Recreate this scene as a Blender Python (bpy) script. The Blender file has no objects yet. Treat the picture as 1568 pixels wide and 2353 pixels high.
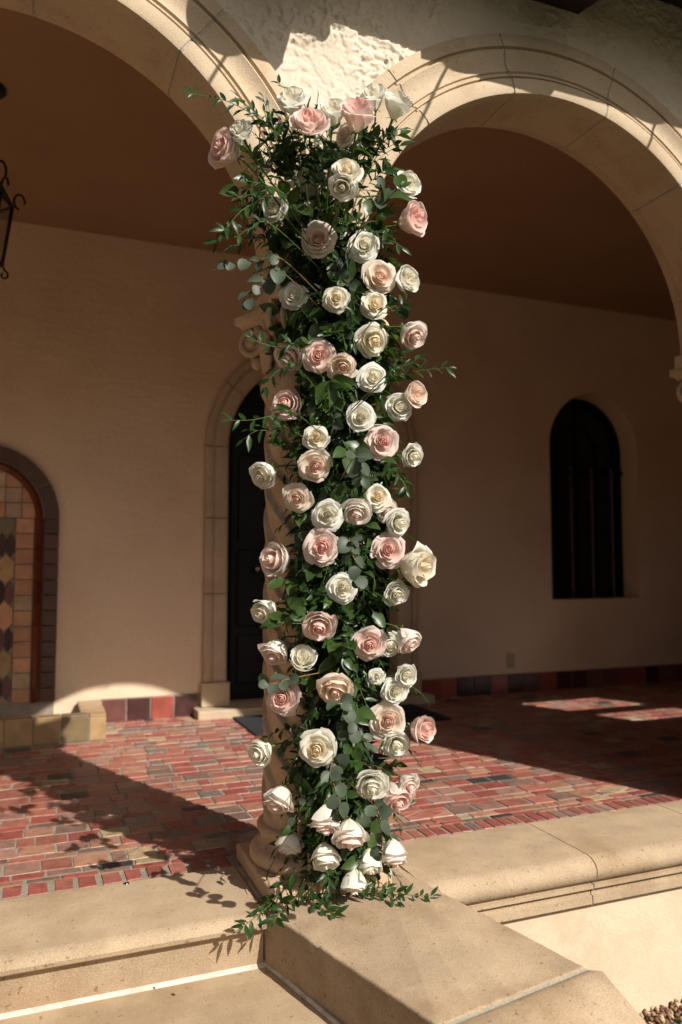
import bpy, bmesh, math, random
import numpy as np
from mathutils import Vector, Matrix, noise

random.seed(7); np.random.seed(7)
SC = bpy.context.scene
COL = SC.collection
R = math.radians

# ------------------------------------------------------------------ camera
PITCH, YAW = R(3.852), R(21.59)
FPX, PCX, PCY = 1775.0, 784.0, 1176.5          # focal length and centre of a 1568 x 2353 frame
cam_d = bpy.data.cameras.new('camera'); cam = bpy.data.objects.new('camera', cam_d); COL.objects.link(cam)
cam.location = (0, 0, 1.0); cam.rotation_euler = (R(90) + PITCH, 0, -YAW)
cam_d.sensor_fit = 'VERTICAL'; cam_d.sensor_height = 36; cam_d.sensor_width = 24; cam_d.lens = FPX / 2353 * 36
cam_d.clip_start = 0.05; cam_d.clip_end = 500
cam_d.dof.use_dof = True; cam_d.dof.focus_distance = 2.3; cam_d.dof.aperture_fstop = 1.9
SC.camera = cam

# ------------------------------------------------------------------ sky, sun, exposure
SUN_A, SUN_B = 0.43, 0.854                      # light travels along (-A, 1, -B)
w = bpy.data.worlds.new('World'); SC.world = w; w.use_nodes = True
nt = w.node_tree; bg = nt.nodes['Background']
sky = nt.nodes.new('ShaderNodeTexSky'); sky.sky_type = 'NISHITA'; sky.sun_disc = False
sky.sun_elevation = math.atan(SUN_B / math.hypot(1, SUN_A)); sky.sun_rotation = math.atan2(SUN_A, -1)
nt.links.new(sky.outputs[0], bg.inputs[0]); bg.inputs[1].default_value = 0.056; sky.dust_density = 4.0; sky.ozone_density = .6
sun_d = bpy.data.lights.new('sun', 'SUN'); sun_d.energy = 5.0; sun_d.angle = R(0.53); sun_d.color = (1, .945, .86)
sun = bpy.data.objects.new('sun', sun_d); COL.objects.link(sun); sun.location = (5, -12, 12)
sun.rotation_euler = Vector((-SUN_A, 1, -SUN_B)).to_track_quat('-Z', 'Y').to_euler()
vs = SC.view_settings; vs.view_transform = 'Standard'; vs.look = 'None'; vs.exposure = 0.3; vs.gamma = 1
SC.render.engine = 'CYCLES'
cy = SC.cycles; cy.use_denoising = True; cy.max_bounces = 8; cy.diffuse_bounces = 5; cy.glossy_bounces = 3
cy.transmission_bounces = 4; cy.sample_clamp_indirect = 6; cy.caustics_reflective = True; cy.blur_glossy = .5; cy.caustics_refractive = False

# ------------------------------------------------------------------ helpers
CR = Vector((math.cos(YAW), -math.sin(YAW), 0))
CF = Vector((math.sin(YAW) * math.cos(PITCH), math.cos(YAW) * math.cos(PITCH), math.sin(PITCH)))
CU = CR.cross(CF); CAMP = Vector((0, 0, 1.0))
def ray(x, y): return CF + CR * ((x - PCX) / FPX) + CU * ((PCY - y) / FPX)
def on_z(x, y, z=0.0):
    d = ray(x, y); return CAMP + d * ((z - 1.0) / d.z)
def on_depth(x, y, dep): return CAMP + ray(x, y) * dep
def proj(p):
    d = Vector(p) - CAMP; k = d.dot(CF); return PCX + FPX * d.dot(CR) / k, PCY - FPX * d.dot(CU) / k, k

def link(o, parent=None):
    COL.objects.link(o)
    if parent is not None: o.parent = parent
    return o
def mesh(name, V, F, mats, smooth=False, mi=None):
    me = bpy.data.meshes.new(name); me.from_pydata([tuple(v) for v in V], [], F)
    for m in (mats if isinstance(mats, (list, tuple)) else [mats]): me.materials.append(m)
    if mi is not None: me.polygons.foreach_set('material_index', mi)
    if smooth: me.polygons.foreach_set('use_smooth', [True] * len(me.polygons))
    me.update(); return me
def obj(name, V, F, mats, parent=None, smooth=False, mi=None):
    return link(bpy.data.objects.new(name, mesh(name, V, F, mats, smooth, mi)), parent)
def tag(o, label=None, cat=None, group=None, kind=None):
    if label: o['label'] = label
    if cat: o['category'] = cat
    if group: o['group'] = group
    if kind: o['kind'] = kind
    return o
def empty(name, loc, label=None, cat=None, group=None, kind=None):
    o = bpy.data.objects.new(name, None); link(o); o.location = loc; o.empty_display_size = .1
    return tag(o, label, cat, group, kind)
class MB:
    """collects shapes into one mesh"""
    def __init__(s): s.V = []; s.F = []; s.M = []
    def add(s, V, F, m=0):
        n = len(s.V); s.V += [tuple(v) for v in V]; s.F += [tuple(i + n for i in f) for f in F]; s.M += [m] * len(F); return s
    def box(s, x0, x1, y0, y1, z0, z1, b=0.0, m=0):
        if b <= 0:
            V = [(x, y, z) for z in (z0, z1) for y in (y0, y1) for x in (x0, x1)]
            return s.add(V, [(0, 2, 3, 1), (4, 5, 7, 6), (0, 1, 5, 4), (2, 6, 7, 3), (0, 4, 6, 2), (1, 3, 7, 5)], m)
        bm = bmesh.new(); bmesh.ops.create_cube(bm, size=1)
        for v in bm.verts: v.co = ((x0 + x1) / 2 + v.co.x * (x1 - x0), (y0 + y1) / 2 + v.co.y * (y1 - y0), (z0 + z1) / 2 + v.co.z * (z1 - z0))
        bmesh.ops.bevel(bm, geom=bm.edges[:], offset=b, segments=2, affect='EDGES', profile=.5)
        bm.verts.index_update(); s.add([v.co[:] for v in bm.verts], [[v.index for v in f.verts] for f in bm.faces], m); bm.free(); return s
    def tube(s, pts, r, n=6, m=0, cap=True):
        pts = [Vector(p) for p in pts]; k = len(pts); V = []; up = None
        for i, p in enumerate(pts):
            t = (pts[min(i + 1, k - 1)] - pts[max(i - 1, 0)]).normalized()
            if up is None: up = t.orthogonal().normalized()
            else:
                up = (up - t * up.dot(t))
                up = up.normalized() if up.length > 1e-6 else t.orthogonal().normalized()
            sd = t.cross(up); rr = r[i] if isinstance(r, (list, tuple)) else r
            for j in range(n):
                a = 2 * math.pi * j / n; V.append(p + up * (math.cos(a) * rr) + sd * (math.sin(a) * rr))
        F = [(i * n + j, i * n + (j + 1) % n, (i + 1) * n + (j + 1) % n, (i + 1) * n + j) for i in range(k - 1) for j in range(n)]
        if cap: F += [tuple(range(n - 1, -1, -1)), tuple((k - 1) * n + j for j in range(n))]
        return s.add(V, F, m)
    def lathe(s, prof, n=32, c=(0, 0), m=0):
        V = [(c[0] + r * math.cos(2 * math.pi * j / n), c[1] + r * math.sin(2 * math.pi * j / n), z) for r, z in prof for j in range(n)]
        F = [(i * n + j, i * n + (j + 1) % n, (i + 1) * n + (j + 1) % n, (i + 1) * n + j) for i in range(len(prof) - 1) for j in range(n)]
        return s.add(V, F, m)
    def prism(s, poly, z0, z1, m=0):
        n = len(poly); V = [(x, y, z0) for x, y in poly] + [(x, y, z1) for x, y in poly]
        return s.add(V, [tuple(range(n - 1, -1, -1)), tuple(range(n, 2 * n))] + [(i, (i + 1) % n, n + (i + 1) % n, n + i) for i in range(n)], m)
    def extrude_x(s, prof, x0, x1, m=0, wear=0):
        """closed (y, z) outline swept along x"""
        n = len(prof); k = 1 if not wear else max(1, int((x1 - x0) / .012)); V = []
        for j in range(k + 1):
            x = x0 + (x1 - x0) * j / k
            for y, z in prof:
                q = wear * noise.noise((x * 22, y * 60, z * 60)) + wear * .7 * noise.noise((x * 60, y * 90, z * 90)) if wear and -.2 < z < -.0005 or (wear and z == 0 and y < 2.4) else 0
                V.append((x, y + abs(q) * .6 if y < 2.5 else y, z - abs(q) * .5))
        F = [tuple(range(n)), tuple(range((k + 1) * n - 1, k * n - 1, -1))]
        for j in range(k): F += [(j * n + (i + 1) % n, j * n + i, (j + 1) * n + i, (j + 1) * n + (i + 1) % n) for i in range(n)]
        return s.add(V, F, m)
    def arc(s, prof, cx, cz, a0, a1, n, m=0):
        """closed (r, y) outline swept about an axis along y; angles in degrees from +x"""
        k = len(prof); V = []
        for j in range(n + 1):
            a = R(a0 + (a1 - a0) * j / n); V += [(cx + r * math.cos(a), y, cz + r * math.sin(a)) for r, y in prof]
        F = [(j * k + i, j * k + (i + 1) % k, (j + 1) * k + (i + 1) % k, (j + 1) * k + i) for j in range(n) for i in range(k)]
        F += [tuple(range(k - 1, -1, -1)), tuple(n * k + i for i in range(k))]
        return s.add(V, F, m)
    def build(s, name, mats, parent=None, smooth=False, auto=None):
        bm = bmesh.new(); me = mesh(name, s.V, s.F, mats, smooth or auto is not None, s.M)
        bm.from_mesh(me); bmesh.ops.recalc_face_normals(bm, faces=bm.faces[:])
        if auto is not None:
            for e in bm.edges:
                if len(e.link_faces) == 2 and e.calc_face_angle(0) > R(auto): e.smooth = False
        bm.to_mesh(me); bm.free()
        return link(bpy.data.objects.new(name, me), parent)

# ------------------------------------------------------------------ materials
def nodes(name):
    m = bpy.data.materials.new(name); m.use_nodes = True; t = m.node_tree
    return m, t, t.nodes['Principled BSDF'], t.nodes.new, t.links.new
def surf(name, c1, c2, rough=.8, scale=5, fine=250, fine_amt=.25, bump=.3, bscale=120, bdist=.003, stain=None, spec=.3, stretch=None, bump2=None, obj_rand=0, pits=None):
    """stone, plaster, brick, paint: two colours mixed by coarse noise, speckled by fine noise, with bump"""
    m, t, b, N, L = nodes(name)
    tc = N('ShaderNodeTexCoord'); src = tc.outputs['Object']
    geo = N('ShaderNodeNewGeometry'); src = geo.outputs['Position']
    if stretch:
        mp = N('ShaderNodeMapping'); mp.inputs['Scale'].default_value = stretch; L(src, mp.inputs[0]); srcb = mp.outputs[0]
    else: srcb = src
    n1 = N('ShaderNodeTexNoise'); n1.inputs['Scale'].default_value = scale; n1.inputs['Detail'].default_value = 5; L(src, n1.inputs[0])
    rp = N('ShaderNodeMapRange'); rp.inputs[1].default_value = .35; rp.inputs[2].default_value = .65; L(n1.outputs[0], rp.inputs[0])
    mx = N('ShaderNodeMix'); mx.data_type = 'RGBA'; mx.inputs[6].default_value = (*c1, 1); mx.inputs[7].default_value = (*c2, 1); L(rp.outputs[0], mx.inputs[0])
    out = mx.outputs[2]
    n2 = N('ShaderNodeTexNoise'); n2.inputs['Scale'].default_value = fine; n2.inputs['Detail'].default_value = 2; L(src, n2.inputs[0])
    r2 = N('ShaderNodeMapRange'); r2.inputs[1].default_value = .3; r2.inputs[2].default_value = .7; r2.inputs[3].default_value = 1 - fine_amt; r2.inputs[4].default_value = 1 + fine_amt; L(n2.outputs[0], r2.inputs[0])
    hs = N('ShaderNodeHueSaturation'); L(out, hs.inputs['Color'])
    if obj_rand:
        oi = N('ShaderNodeObjectInfo'); mr = N('ShaderNodeMapRange'); mr.inputs[3].default_value = 1 - obj_rand; mr.inputs[4].default_value = 1 + obj_rand; L(oi.outputs['Random'], mr.inputs[0])
        mm = N('ShaderNodeMath'); mm.operation = 'MULTIPLY'; L(r2.outputs[0], mm.inputs[0]); L(mr.outputs[0], mm.inputs[1]); L(mm.outputs[0], hs.inputs['Value'])
    else: L(r2.outputs[0], hs.inputs['Value'])
    out = hs.outputs[0]
    if stain:
        sc, col, lo, hi = stain
        n3 = N('ShaderNodeTexNoise'); n3.inputs['Scale'].default_value = sc; n3.inputs['Detail'].default_value = 6; n3.inputs['Roughness'].default_value = .65; L(src, n3.inputs[0])
        r3 = N('ShaderNodeMapRange'); r3.inputs[1].default_value = lo; r3.inputs[2].default_value = hi; L(n3.outputs[0], r3.inputs[0])
        m3 = N('ShaderNodeMix'); m3.data_type = 'RGBA'; m3.blend_type = 'MULTIPLY'; L(r3.outputs[0], m3.inputs[0]); L(out, m3.inputs[6]); m3.inputs[7].default_value = (*col, 1); out = m3.outputs[2]
    if pits:
        sc, col, lo, hi = pits
        n4 = N('ShaderNodeTexNoise'); n4.inputs['Scale'].default_value = sc; n4.inputs['Detail'].default_value = 3; L(src, n4.inputs[0])
        r4 = N('ShaderNodeMapRange'); r4.inputs[1].default_value = lo; r4.inputs[2].default_value = hi; L(n4.outputs[0], r4.inputs[0])
        m4 = N('ShaderNodeMix'); m4.data_type = 'RGBA'; m4.blend_type = 'MULTIPLY'; L(r4.outputs[0], m4.inputs[0]); L(out, m4.inputs[6]); m4.inputs[7].default_value = (*col, 1); out = m4.outputs[2]
    L(out, b.inputs['Base Color'])
    b.inputs['Roughness'].default_value = rough; b.inputs['Specular IOR Level'].default_value = spec
    if bump:
        nb = N('ShaderNodeTexNoise'); nb.inputs['Scale'].default_value = bscale; nb.inputs['Detail'].default_value = 4; L(srcb, nb.inputs[0])
        bp = N('ShaderNodeBump'); bp.inputs['Strength'].default_value = bump; bp.inputs['Distance'].default_value = bdist; L(nb.outputs[0], bp.inputs['Height'])
        last = bp
        if bump2:
            s2, st2, d2 = bump2
            nb2 = N('ShaderNodeTexNoise'); nb2.inputs['Scale'].default_value = s2; nb2.inputs['Detail'].default_value = 3; nb2.inputs['Distortion'].default_value = .8; L(srcb, nb2.inputs[0])
            bp2 = N('ShaderNodeBump'); bp2.inputs['Strength'].default_value = st2; bp2.inputs['Distance'].default_value = d2; L(nb2.outputs[0], bp2.inputs['Height']); L(bp.outputs[0], bp2.inputs['Normal']); last = bp2
        L(last.outputs[0], b.inputs['Normal'])
    return m
STONE = surf('cast_stone', (.435, .325, .212), (.37, .275, .18), .85, 7, 420, .28, .45, 260, .002, (3.0, (.74, .66, .58), .48, .72), bump2=(40, .3, .004), pits=(75, (.62, .52, .44), .63, .72))
STONE_ARCH = surf('arch_stone', (.52, .41, .285), (.46, .36, .25), .85, 5, 300, .16, .35, 200, .002, (4, (.8, .70, .6), .52, .78), bump2=(35, .3, .004), pits=(60, (.7, .6, .5), .66, .74))
STONE_COL = surf('column_stone', (.56, .40, .265), (.47, .325, .21), .85, 8, 320, .18, .4, 180, .002, (9, (.74, .66, .6), .54, .75), bump2=(40, .35, .004), pits=(70, (.6, .5, .42), .64, .72))
STONE_TREAD = surf('tread_stone', (.44, .325, .205), (.375, .278, .176), .85, 5, 420, .28, .4, 260, .002, (4, (.72, .66, .58), .46, .72), pits=(60, (.65, .56, .48), .64, .72))
MORTAR = surf('mortar', (.45, .40, .32), (.38, .34, .27), .95, 20, 200, .2, .4, 150, .003)
CAULK = surf('caulk', (.66, .55, .45), (.48, .40, .33), .8, 30, 150, .15, .3, 90, .003)
STUCCO = surf('facade_stucco', (.67, .58, .465), (.61, .525, .42), .9, 6, 160, .05, .4, 110, .003, (5, (.86, .8, .72), .55, .75))
STUCCO_LOW = surf('base_stucco', (.64, .51, .37), (.59, .465, .335), .9, 2.2, 120, .05, .3, 70, .003, (2.5, (.86, .80, .73), .5, .7), bump2=(8, .4, .010))
PLASTER = surf('porch_plaster', (.74, .585, .43), (.69, .54, .395), .9, 1.6, 60, .05, .3, 45, .004, (1.3, (.88, .82, .75), .45, .75), stretch=(1, 1, 2.6), bump2=(7, .28, .012))
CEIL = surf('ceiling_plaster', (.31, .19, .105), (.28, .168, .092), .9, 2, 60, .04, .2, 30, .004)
WOOD = surf('dark_timber', (.035, .018, .010), (.02, .010, .006), .7, 12, 90, .3, .4, 60, .003, stretch=(8, 1, 8))
IRON = surf('black_iron', (.012, .010, .009), (.02, .016, .013), .5, 30, 100, .2, .3, 100, .002, spec=.4)
BLACKPAINT = surf('door_paint', (.006, .006, .007), (.009, .009, .010), .4, 8, 60, .1, .1, 80, .001, spec=.15)
MAT_RUBBER = surf('mat_fibre', (.022, .023, .026), (.035, .036, .04), .95, 40, 400, .4, .6, 400, .004)
PLATE = surf('plastic_plate', (.45, .36, .27), (.42, .33, .25), .5, 10, 50, .02, 0)
BATTEN = surf('pale_wood', (.62, .50, .30), (.55, .43, .25), .7, 10, 120, .15, .3, 60, .002, stretch=(12, 12, 1))
GROUND = surf('dry_ground', (.085, .085, .045), (.06, .062, .032), .95, 1.5, 60, .25, .6, 30, .01)
GROUT = surf('grout', (.30, .25, .195), (.23, .19, .15), .95, 15, 150, .2, .4, 120, .003)
STEEL = surf('polished_metal', (.35, .34, .33), (.25, .24, .23), .25, 20, 80, .1, 0); STEEL.node_tree.nodes['Principled BSDF'].inputs['Metallic'].default_value = 1
def brickm(n, c, rough=.40):
    c2 = tuple(x * .72 + .012 for x in c)
    return surf('brick_' + n, c, c2, rough, 28, 180, .18, .3, 60, .002, (18, (.62, .56, .5), .52, .7), .4, obj_rand=.16)
BRICKS = [brickm('red', (.315, .088, .066)), brickm('light_red', (.365, .135, .096)), brickm('orange', (.385, .195, .125)), brickm('rosy', (.34, .18, .14)),
          brickm('brown', (.225, .135, .105)), brickm('grey', (.20, .16, .13)), brickm('black', (.05, .043, .04)), brickm('tan', (.42, .315, .19))]
BW = [.26, .26, .16, .14, .08, .045, .02, .035]
def tilem(n, c, rough=.3, var=.75):
    return surf('tile_' + n, c, tuple(x * var for x in c), rough, 14, 60, .06, .1, 30, .003, spec=.5, obj_rand=.18)
T_PEACH = tilem('peach', (.56, .285, .155)); T_BROWN = tilem('umber', (.105, .048, .030), .5); T_LINER = tilem('glazed_russet', (.13, .028, .010), .15)
T_OLIVE = tilem('olive', (.22, .16, .085)); T_DARK = tilem('oxblood', (.06, .022, .02)); T_TAN = tilem('tan', (.42, .28, .14), .22); T_SAND = tilem('sand', (.48, .33, .20)); T_ORANGE = tilem('terracotta', (.58, .26, .11))
T_RED = tilem('red', (.36, .085, .06), .3); T_PURPLE = tilem('plum', (.17, .065, .055), .3)

def petal_mat(name, base, mid, rim):
    m, t, b, N, L = nodes(name)
    uv = N('ShaderNodeUVMap'); sp = N('ShaderNodeSeparateXYZ'); L(uv.outputs[0], sp.inputs[0])
    cr = N('ShaderNodeValToRGB'); e = cr.color_ramp.elements; e[0].position = 0; e[0].color = (*base, 1); e[1].position = 1; e[1].color = (*rim, 1)
    for p, c in ((.45, mid), (.86, mid)):
        k = e.new(p); k.color = (*c, 1)
    n1 = N('ShaderNodeTexNoise'); n1.inputs['Scale'].default_value = 70; geo = N('ShaderNodeNewGeometry'); L(geo.outputs['Position'], n1.inputs[0])
    ad = N('ShaderNodeMath'); ad.operation = 'MULTIPLY_ADD'; ad.inputs[1].default_value = .14; L(n1.outputs[0], ad.inputs[0]); 
    sb = N('ShaderNodeMath'); sb.operation = 'SUBTRACT'; sb.inputs[1].default_value = .07; L(sp.outputs[1], sb.inputs[0]); L(sb.outputs[0], ad.inputs[2]); L(ad.outputs[0], cr.inputs[0])
    oi = N('ShaderNodeObjectInfo'); mr = N('ShaderNodeMapRange'); mr.inputs[3].default_value = .94; mr.inputs[4].default_value = 1.04; L(oi.outputs['Random'], mr.inputs[0])
    hs = N('ShaderNodeHueSaturation'); L(cr.outputs[0], hs.inputs['Color']); L(mr.outputs[0], hs.inputs['Value'])
    L(hs.outputs[0], b.inputs['Base Color']); b.inputs['Roughness'].default_value = .6; b.inputs['Specular IOR Level'].default_value = .25
    wv = N('ShaderNodeTexNoise'); wv.inputs['Scale'].default_value = 14; mp = N('ShaderNodeMapping'); mp.inputs['Scale'].default_value = (4, .5, 1); L(uv.outputs[0], mp.inputs[0]); L(mp.outputs[0], wv.inputs[0])
    bp = N('ShaderNodeBump'); bp.inputs['Strength'].default_value = .25; bp.inputs['Distance'].default_value = .002; L(wv.outputs[0], bp.inputs['Height']); L(bp.outputs[0], b.inputs['Normal'])
    tr = N('ShaderNodeBsdfTranslucent'); L(hs.outputs[0], tr.inputs[0]); L(bp.outputs[0], tr.inputs[1])
    mx = N('ShaderNodeMixShader'); mx.inputs[0].default_value = .44; L(b.outputs[0], mx.inputs[1]); L(tr.outputs[0], mx.inputs[2])
    L(mx.outputs[0], t.nodes['Material Output'].inputs[0]); return m
PET = {'W': (petal_mat('white_petal', (.82, .84, .64), (.90, .885, .81), (.90, .89, .83)), petal_mat('white_heart', (.85, .78, .54), (.89, .85, .72), (.90, .88, .80))),
       'P': (petal_mat('blush_petal', (.87, .82, .70), (.90, .75, .69), (.89, .67, .62)), petal_mat('blush_heart', (.83, .50, .45), (.88, .61, .55), (.90, .71, .65))),
       'Q': (petal_mat('pale_blush_petal', (.87, .85, .73), (.90, .84, .77), (.89, .75, .70)), petal_mat('pale_blush_heart', (.85, .61, .54), (.89, .71, .64), (.90, .79, .72))),
       'H': (petal_mat('peach_petal', (.87, .82, .66), (.90, .80, .69), (.90, .76, .66)), petal_mat('peach_heart', (.85, .59, .46), (.89, .69, .57), (.90, .77, .66))),
       'C': (petal_mat('cream_petal', (.85, .82, .64), (.90, .86, .75), (.90, .87, .76)), petal_mat('cream_heart', (.84, .70, .46), (.89, .79, .60), (.90, .85, .72)))}
def leafm(name, c1, c2, rough=.36, trans=.2, spec=.32):
    m, t, b, N, L = nodes(name)
    geo = N('ShaderNodeNewGeometry'); n1 = N('ShaderNodeTexNoise'); n1.inputs['Scale'].default_value = 22; L(geo.outputs['Position'], n1.inputs[0])
    rp = N('ShaderNodeMapRange'); rp.inputs[1].default_value = .35; rp.inputs[2].default_value = .65; L(n1.outputs[0], rp.inputs[0])
    ri = N('ShaderNodeMath'); ri.operation = 'ADD'; L(geo.outputs['Random Per Island'], ri.inputs[0]); L(rp.outputs[0], ri.inputs[1])
    hf = N('ShaderNodeMath'); hf.operation = 'MULTIPLY'; hf.inputs[1].default_value = .5; L(ri.outputs[0], hf.inputs[0])
    mx = N('ShaderNodeMix'); mx.data_type = 'RGBA'; mx.inputs[6].default_value = (*c1, 1); mx.inputs[7].default_value = (*c2, 1); L(hf.outputs[0], mx.inputs[0])
    L(mx.outputs[2], b.inputs['Base Color']); b.inputs['Roughness'].default_value = rough; b.inputs['Specular IOR Level'].default_value = spec
    tr = N('ShaderNodeBsdfTranslucent'); gm = N('ShaderNodeMix'); gm.data_type = 'RGBA'; gm.blend_type = 'MULTIPLY'; gm.inputs[0].default_value = 1; L(mx.outputs[2], gm.inputs[6]); gm.inputs[7].default_value = (1.5, 1.8, .6, 1); L(gm.outputs[2], tr.inputs[0])
    ms = N('ShaderNodeMixShader'); ms.inputs[0].default_value = trans; L(b.outputs[0], ms.inputs[1]); L(tr.outputs[0], ms.inputs[2]); L(ms.outputs[0], t.nodes['Material Output'].inputs[0])
    return m
L_RUSCUS = leafm('ruscus_leaf', (.011, .031, .006), (.030, .070, .016))
L_SALAL = leafm('lemon_leaf', (.018, .042, .009), (.054, .092, .024), .34)
L_EUC = leafm('eucalyptus_leaf', (.038, .055, .034), (.085, .110, .075), .5, .12, .3)
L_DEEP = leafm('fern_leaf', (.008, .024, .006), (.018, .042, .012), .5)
STEM = leafm('green_stem', (.06, .10, .022), (.11, .15, .04), .5, 0)
TWIG = leafm('brown_twig', (.20, .12, .045), (.28, .17, .07), .6, 0)

def wall_faces(x0, x1, z0, z1, holes, y, yb=None, step=.02):
    """a wall sheet at y with arched holes (cx, half width, zbottom, zspring, radius); yb adds a back sheet"""
    xs = {x0, x1}
    for cx, hw, zb, zs, r in holes:
        k = max(8, int(2 * hw / step)); xs |= {cx - hw * math.cos(math.pi * i / k) for i in range(k + 1)}
    xs = sorted(x for x in xs if x0 <= x <= x1)
    def top(h, x):
        cx, hw, zb, zs, r = h; return zs + math.sqrt(max(0, r * r - (x - cx) ** 2))
    V = []; F = []
    def quad(a, b, c, d, yy):
        n = len(V); V.extend([(a[0], yy, a[1]), (b[0], yy, b[1]), (c[0], yy, c[1]), (d[0], yy, d[1])]); F.append((n, n + 1, n + 2, n + 3))
    for xa, xb in zip(xs, xs[1:]):
        if xb - xa < 1e-5: continue
        xm = (xa + xb) / 2; hs = sorted([h for h in holes if abs(xm - h[0]) < h[1]], key=lambda h: -top(h, xm))
        for yy in ((y,) if yb is None else (y, yb)):
            if not hs: quad((xa, z0), (xb, z0), (xb, z1), (xa, z1), yy)
            else:
                h = hs[0]; quad((xa, top(h, xa)), (xb, top(h, xb)), (xb, z1), (xa, z1), yy)
                zb = min(q[2] for q in hs)
                if zb > z0 + 1e-4: quad((xa, z0), (xb, z0), (xb, zb), (xa, zb), yy)
    return V, F

# ================================================================== THE SETTING
YF, YFB, YB = 2.29, 2.57, 5.20                  # facade front and back, rear wall of the porch
CZ, ARC = 1.91, (-.13, 1.78)                    # centre height and centres of the two arches
m_ = MB(); m_.box(-60, 60, -90, 40, -.70, -.58); tag(m_.build('ground', GROUND), kind='structure')
hg = MB(); rh = random.Random(2)                  # unseen hedge added behind the camera to block low sky and darken the porch
for side in range(3):
    n = 90; m = 12; V = []
    for i in range(n + 1):
        for j in range(m + 1):
            u = i / n; h = 3.4 * min(1, j / (m - 3)); dpt = 0 if j <= m - 3 else (j - m + 3) * .7
            q = .5 * noise.noise((u * 40, h * 1.3, side * 7.0)) + .25 * noise.noise((u * 110, h * 3, side * 7.0)); q2 = .5 * noise.noise((u * 30, 4.4, side * 3.0)) * (h / 6)
            V.append([(-16 + 36 * u, -9 - dpt + q, -.6 + h + q2), (-16 - dpt + q, -9 + 22 * u, -.6 + h + q2), (20 + dpt + q, -9 + 22 * u, -.6 + h + q2)][side])
    hg.add(V, [(i * (m + 1) + j, (i + 1) * (m + 1) + j, (i + 1) * (m + 1) + j + 1, i * (m + 1) + j + 1) for i in range(n) for j in range(m)])
SKY_BLOCK = surf('sky_block_leaf', (.03, .055, .018), (.05, .085, .028), .8, 3, 25, .5, .8, 14, .05)
tag(hg.build('sky_block_hedge', SKY_BLOCK, smooth=True), 'unseen dark hedge added behind the camera to block low sky light', 'hedge')
# porch floor slab and brick paving
floor = MB().box(-3.2, 6.4, 2.575, 6.0, -.30, -.0052).build('porch_floor', GROUT); tag(floor, kind='structure')
def brick_mesh(v, mat):
    rnd = random.Random(v); b = .08 + .05 * rnd.random(); V = []
    cs = [(-.5, -.5), (.5, -.5), (.5, .5), (-.5, .5)]
    j = [(rnd.uniform(-.05, .05), rnd.uniform(-.055, .055)) for _ in cs]
    for z, f in ((0, 1), (.84, 1), (.97, 1 - b * .18), (1, 1 - b * .6)):
        V += [((c[0] + q[0]) * f, (c[1] + q[1]) * f, z + (rnd.uniform(-.02, .02) if z == 1 else 0)) for c, q in zip(cs, j)]
    F = [(k * 4 + i, k * 4 + (i + 1) % 4, k * 4 + 4 + (i + 1) % 4, k * 4 + 4 + i) for k in range(3) for i in range(4)] + [(12, 13, 14, 15)]
    return mesh('brick', V, F, mat)
BMESH = [[brick_mesh(v * 10 + k, m) for v in range(6)] for k, m in enumerate(BRICKS)]
bl = []                                           # (cx, cy, w, d, colour, rot)
rnd = random.Random(3)
def pick(): return rnd.choices(range(8), BW)[0]
XA, XB = -1.6, 6.2
x = XA
while x < XB:                                     # header border along the sill
    wd = rnd.uniform(.046, .056) if x < .7 else rnd.uniform(.034, .042); gp = rnd.uniform(.017, .026) if x < .7 else rnd.uniform(.009, .013)
    bl.append((x + wd / 2, 2.640 + rnd.uniform(-.004, .004), wd, .088 if x > .7 else .082, rnd.choices([0, 1, 3, 4], [.55, .25, .1, .1])[0], rnd.uniform(-.03, .03))); x += wd + gp
diamonds = []
y = 2.692; row = 0
while y < YB - .01:
    if row == 0: d = .026
    elif row == 2: d = .098
    elif row in (1, 3): d = .042
    else: d = rnd.choice((.088, .086, .09, .084, .087)) if rnd.random() > .14 else .044
    d = min(d, YB - y); x = XA + rnd.uniform(0, .1); gy = rnd.uniform(.008, .011)
    while x < XB:
        if row == 2 and rnd.random() < .16:
            wd = rnd.uniform(.17, .22); diamonds.append((x, y, wd, d)); x += wd + .012; continue
        wd = rnd.uniform(.095, .122) if rnd.random() > .10 else rnd.uniform(.045, .06)
        wd *= 1.0 if d > .06 else .95
        if d > .08 and rnd.random() < .05:         # a pair of half-depth bricks
            for q in (0, 1): bl.append((x + wd / 2, y + d * (.24 + .52 * q), wd, d * .42, pick(), rnd.uniform(-.015, .015)))
        else: bl.append((x + wd / 2, y + d / 2 + rnd.uniform(-.003, .003), wd, d, pick(), rnd.uniform(-.025, .025)))
        x += wd + rnd.uniform(.007, .012)
    y += d + gy; row += 1
def blocked(cx, cyy): return .62 < cx < 1.10 and cyy < 2.66 or cx < .43 and cyy > 4.62 or (cx > 2.6 and cyy < 2.62 and cx > 2.66 and cx < 3.06)
bl = [b for b in bl if not blocked(b[0], b[1])]
def score(b):
    px, py, k = proj((b[0], b[1], 0))
    return k if (-30 < px < 1598 and py < 2400 and not (640 < px < 930)) else 1e3 + k
bl.sort(key=score)
far = MB()
for i, (cx, cyy, wd, d, c, ro) in enumerate(bl):
    me = BMESH[c][rnd.randrange(6)]; z0 = -.016 + rnd.uniform(-.0012, .0012)
    if i < 290 and score(bl[i]) < 1e3:
        o = bpy.data.objects.new('brick', me); link(o, floor); o.location = (cx, cyy, z0); o.scale = (wd, d, .014); o.rotation_euler.z = ro
    else:
        ca, sa = math.cos(ro), math.sin(ro)
        V = [(cx + v.co.x * wd * ca - v.co.y * d * sa, cyy + v.co.x * wd * sa + v.co.y * d * ca, z0 + v.co.z * .014) for v in me.vertices]
        far.add(V, [tuple(p.vertices) for p in me.polygons], c)
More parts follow.
